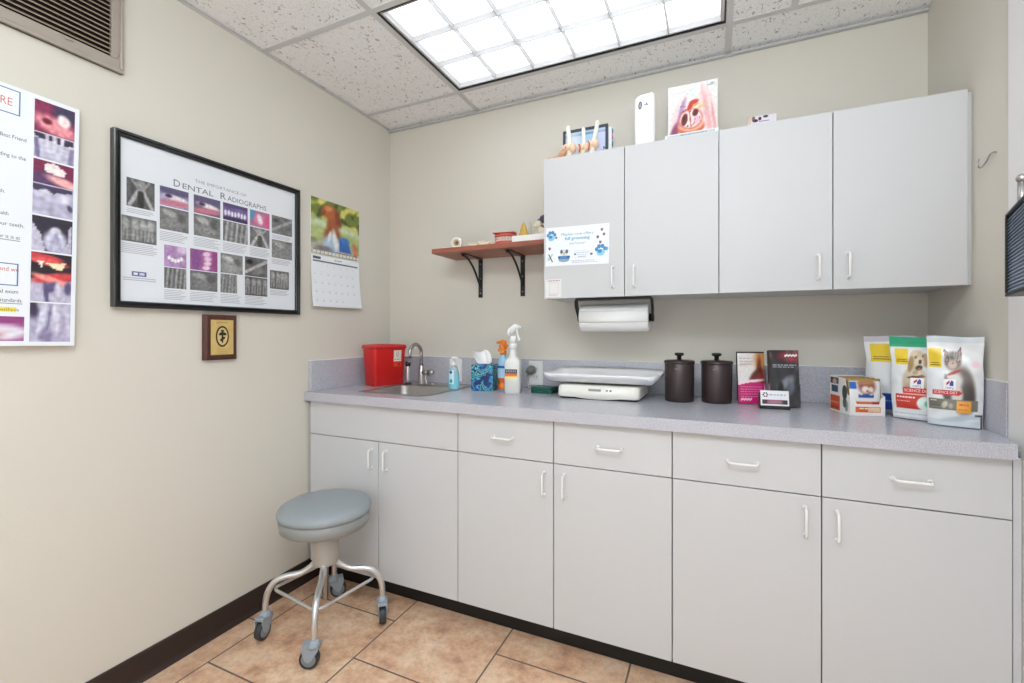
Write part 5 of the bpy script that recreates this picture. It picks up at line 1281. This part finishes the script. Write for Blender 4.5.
# dog in a tub, scissors and comb, bubbles
s.rect(.058, .028, .108, .042, BLD); s.ell(.083, .024, .024, .009, (150, 168, 186)); s.ell(.083, .054, .017, .015, (226, 222, 216)); s.up(); s.ell(.072, .060, .006, .009, (84, 110, 140)); s.ell(.096, .060, .006, .009, (84, 110, 140)); s.ell(.083, .05, .003, .0025, (40, 36, 40)); s.ell(.078, .057, .002, .002, (40, 36, 40)); s.ell(.088, .057, .002, .002, (40, 36, 40)); s.ell(.062, .036, .006, .006, (40, 96, 160)); s.ell(.104, .036, .006, .006, (40, 96, 160))
s.poly([(.012, .05), (.016, .053), (.034, .018), (.030, .016)], (60, 80, 90)); s.poly([(.030, .054), (.033, .051), (.018, .026), (.015, .028)], (150, 170, 176)); s.ell(.014, .03, .005, .008, (176, 214, 206))
s.frame(.128, .03, .206, .060, .0012, (196, 200, 216)); s.ell(.133, .046, .004, .004, (84, 84, 96)); s.ell(.203, .044, .006, .005, (84, 84, 96)); s.words(.138, .196, .05, .004, (196, 204, 220)); s.words(.138, .19, .042, .003, (190, 206, 226)); s.words(.146, .18, .034, .003, (150, 160, 190))
s.words(.118, .215, .017, .003, (186, 190, 206)); s.words(.118, .23, .010, .003, (186, 190, 206)); s.build('flyer_sheet', fl, GLOSSP)
sk_ = thing('sticker', 'small white sticker with red lettering low on wall cabinet door', 'sticker', (1.122, DY, 1.351))
MB().box(.002, .074, -.0006, 0, 0, .077, .0001).build('sticker_paper', mat('sticker_white', (228, 228, 228), .5, var=.01), sk_)
s = Sheet(onY(-.0008)); s.words(.010, .068, .069, .0035, (170, 110, 116)); s.words(.016, .058, .007, .003, (214, 160, 160)); s.frame(.018, .014, .060, .062, .0012, (214, 160, 156)); s.build('sticker_print', sk_, PRINT)

# paper towel holder under the cabinet
TX0, TX1 = 1.250, 1.547; TYc, TZc, TR = -.205, 1.262, .060
ph_ = thing('towel_holder', 'black paper towel holder mounted under the wall cabinet', 'towel holder', ((TX0+TX1)/2, TYc, UB+.0035))
hw_ = (TX1-TX0)/2+.006; dz = UB+.0035-TZc
mb = MB().box(-hw_-.004, hw_+.004, -.06, -.035, -.011, -.0005, .002).box(-hw_+.02, hw_-.02, -.05, .02, -.004, -.0005, .001); mb.build('top_bar', BLACK, ph_)
for sx in (-1, 1):
    mb = MB(); P = smooth_path([(sx*hw_, -.045, -.003), (sx*(hw_+.006), -.045, -.012), (sx*(hw_+.008), -.035, -.035), (sx*(hw_+.006), -.012, -dz+.02), (sx*(hw_+.004), 0, -dz)], 5)
    # flat curved arm: a ribbon with thickness
    M_ = []
    for i, p in enumerate(P):
        t = (P[min(i+1, len(P)-1)]-P[max(i-1, 0)]).normalized(); n_ = Vector((1, 0, 0)); wv = t.cross(n_).normalized()*.012
        M_.append([p+wv+n_*.005, p-wv+n_*.005, p-wv-n_*.005, p+wv-n_*.005])
    ringloft(mb, M_, capend=True)
    for f in mb.bm.faces: f.smooth = False
    mb.bm.faces.new([v for v in mb.bm.verts][:4])
    mb.lathe([(0, -.016*sx), (.0165, -.016*sx), (.0165, 0), (.019, 0), (.017, .006*sx), (0, .006*sx)], seg=20, M=Matrix.Translation((sx*(hw_+.004), 0, -dz)) @ Matrix.Rotation(PI/2, 4, 'Y'))
    mb.build('arm', BLACK, ph_)
rl = thing('paper_towel_roll', 'white paper towel roll hanging in the black holder', 'paper towels', ((TX0+TX1)/2, TYc, TZc))
L2 = (TX1-TX0)/2-.002
MB().lathe([(.02, -L2), (TR-.001, -L2), (TR, -L2+.002), (TR, L2-.002), (TR-.001, L2), (.02, L2), (.02, -L2)], seg=48, M=Matrix.Rotation(PI/2, 4, 'Y')).build('roll', PAPER, rl)
MB().lathe([(.0185, -L2), (.0198, -L2), (.0198, L2), (.0185, L2), (.0185, -L2)], seg=24, M=Matrix.Rotation(PI/2, 4, 'Y')).build('cardboard_core', mat('cardboard', (176, 142, 104), .7, var=.04), rl)
b = bmesh.new(); G = []
for i in range(9):
    t = -.05-.75*i/8 if i < 7 else -.05-.75*6/8
    a_ = math.radians(150+ 20*i/8)
    r_ = TR+.0008
    G.append([b.verts.new((x, -r_*math.cos(math.radians(-20+6*i))-.0004, r_*math.sin(math.radians(-20+6*i)))) for x in (-L2+.001, L2-.001)])
G2 = [[b.verts.new((v.co.x, v.co.y*1.014, v.co.z*1.014)) for v in r] for r in G]
for A, B in zip(G, G[1:]): b.faces.new((A[0], A[1], B[1], B[0]))
for A, B in zip(G2, G2[1:]): b.faces.new((A[0], A[1], B[1], B[0])).smooth = True
R1 = [r[0] for r in G]+[r[1] for r in G[::-1]]; R2 = [r[0] for r in G2]+[r[1] for r in G2[::-1]]
for k in range(len(R1)): b.faces.new((R1[k], R1[(k+1) % len(R1)], R2[(k+1) % len(R1)], R2[k]))
mb = MB(); mb._merge(b); mb.build('loose_sheet', PAPER, rl)

# ------------------------------------------------------------------ lights, camera, view
def area(name, loc, sx, sy, power, rot=(0, 0, 0), col=(.89, .96, 1.0)):
    l = bpy.data.lights.new(name, 'AREA'); l.shape = 'RECTANGLE'; l.size = sx; l.size_y = sy; l.energy = power; l.color = col
    o = bpy.data.objects.new(name, l); COL.objects.link(o); o.location = loc; o.rotation_euler = rot; return o
area('ceiling_fill', (1.5, -2.36, 2.405), 1.2, .6, 21)  # added fill light under the ceiling, unseen behind the camera
area('rear_fill', (1.3, -3.3, 1.15), 1.9, 1.2, 10.5, (math.radians(85), 0, 0))  # added upright fill, out of view, brightens the cabinet fronts and back wall
area('bounce_fill', (1.95, -2.55, 1.75), .7, .5, 40, (math.radians(170), 0, 0))  # added unseen fill aimed upward, bounced off the ceiling like a flash
wd_ = bpy.data.worlds.new('room_world'); S.world = wd_; wd_.use_nodes = True
wd_.node_tree.nodes['Background'].inputs[0].default_value = (.8, .8, .8, 1); wd_.node_tree.nodes['Background'].inputs[1].default_value = .3

cam = bpy.data.cameras.new('camera'); co_ = bpy.data.objects.new('camera', cam); COL.objects.link(co_)
co_.location = (1.802, -2.1973, 1.1955); co_.rotation_euler = (PI/2, 0, .4232)
cam.sensor_width = 36; cam.lens = 36*452.56/1024; cam.shift_y = -8.5/1024; cam.clip_start = .02
S.camera = co_
vs = S.view_settings
vs.view_transform = 'Standard'; vs.look = 'None'; vs.gamma = 1; vs.use_curve_mapping = False; vs.exposure = -0.08
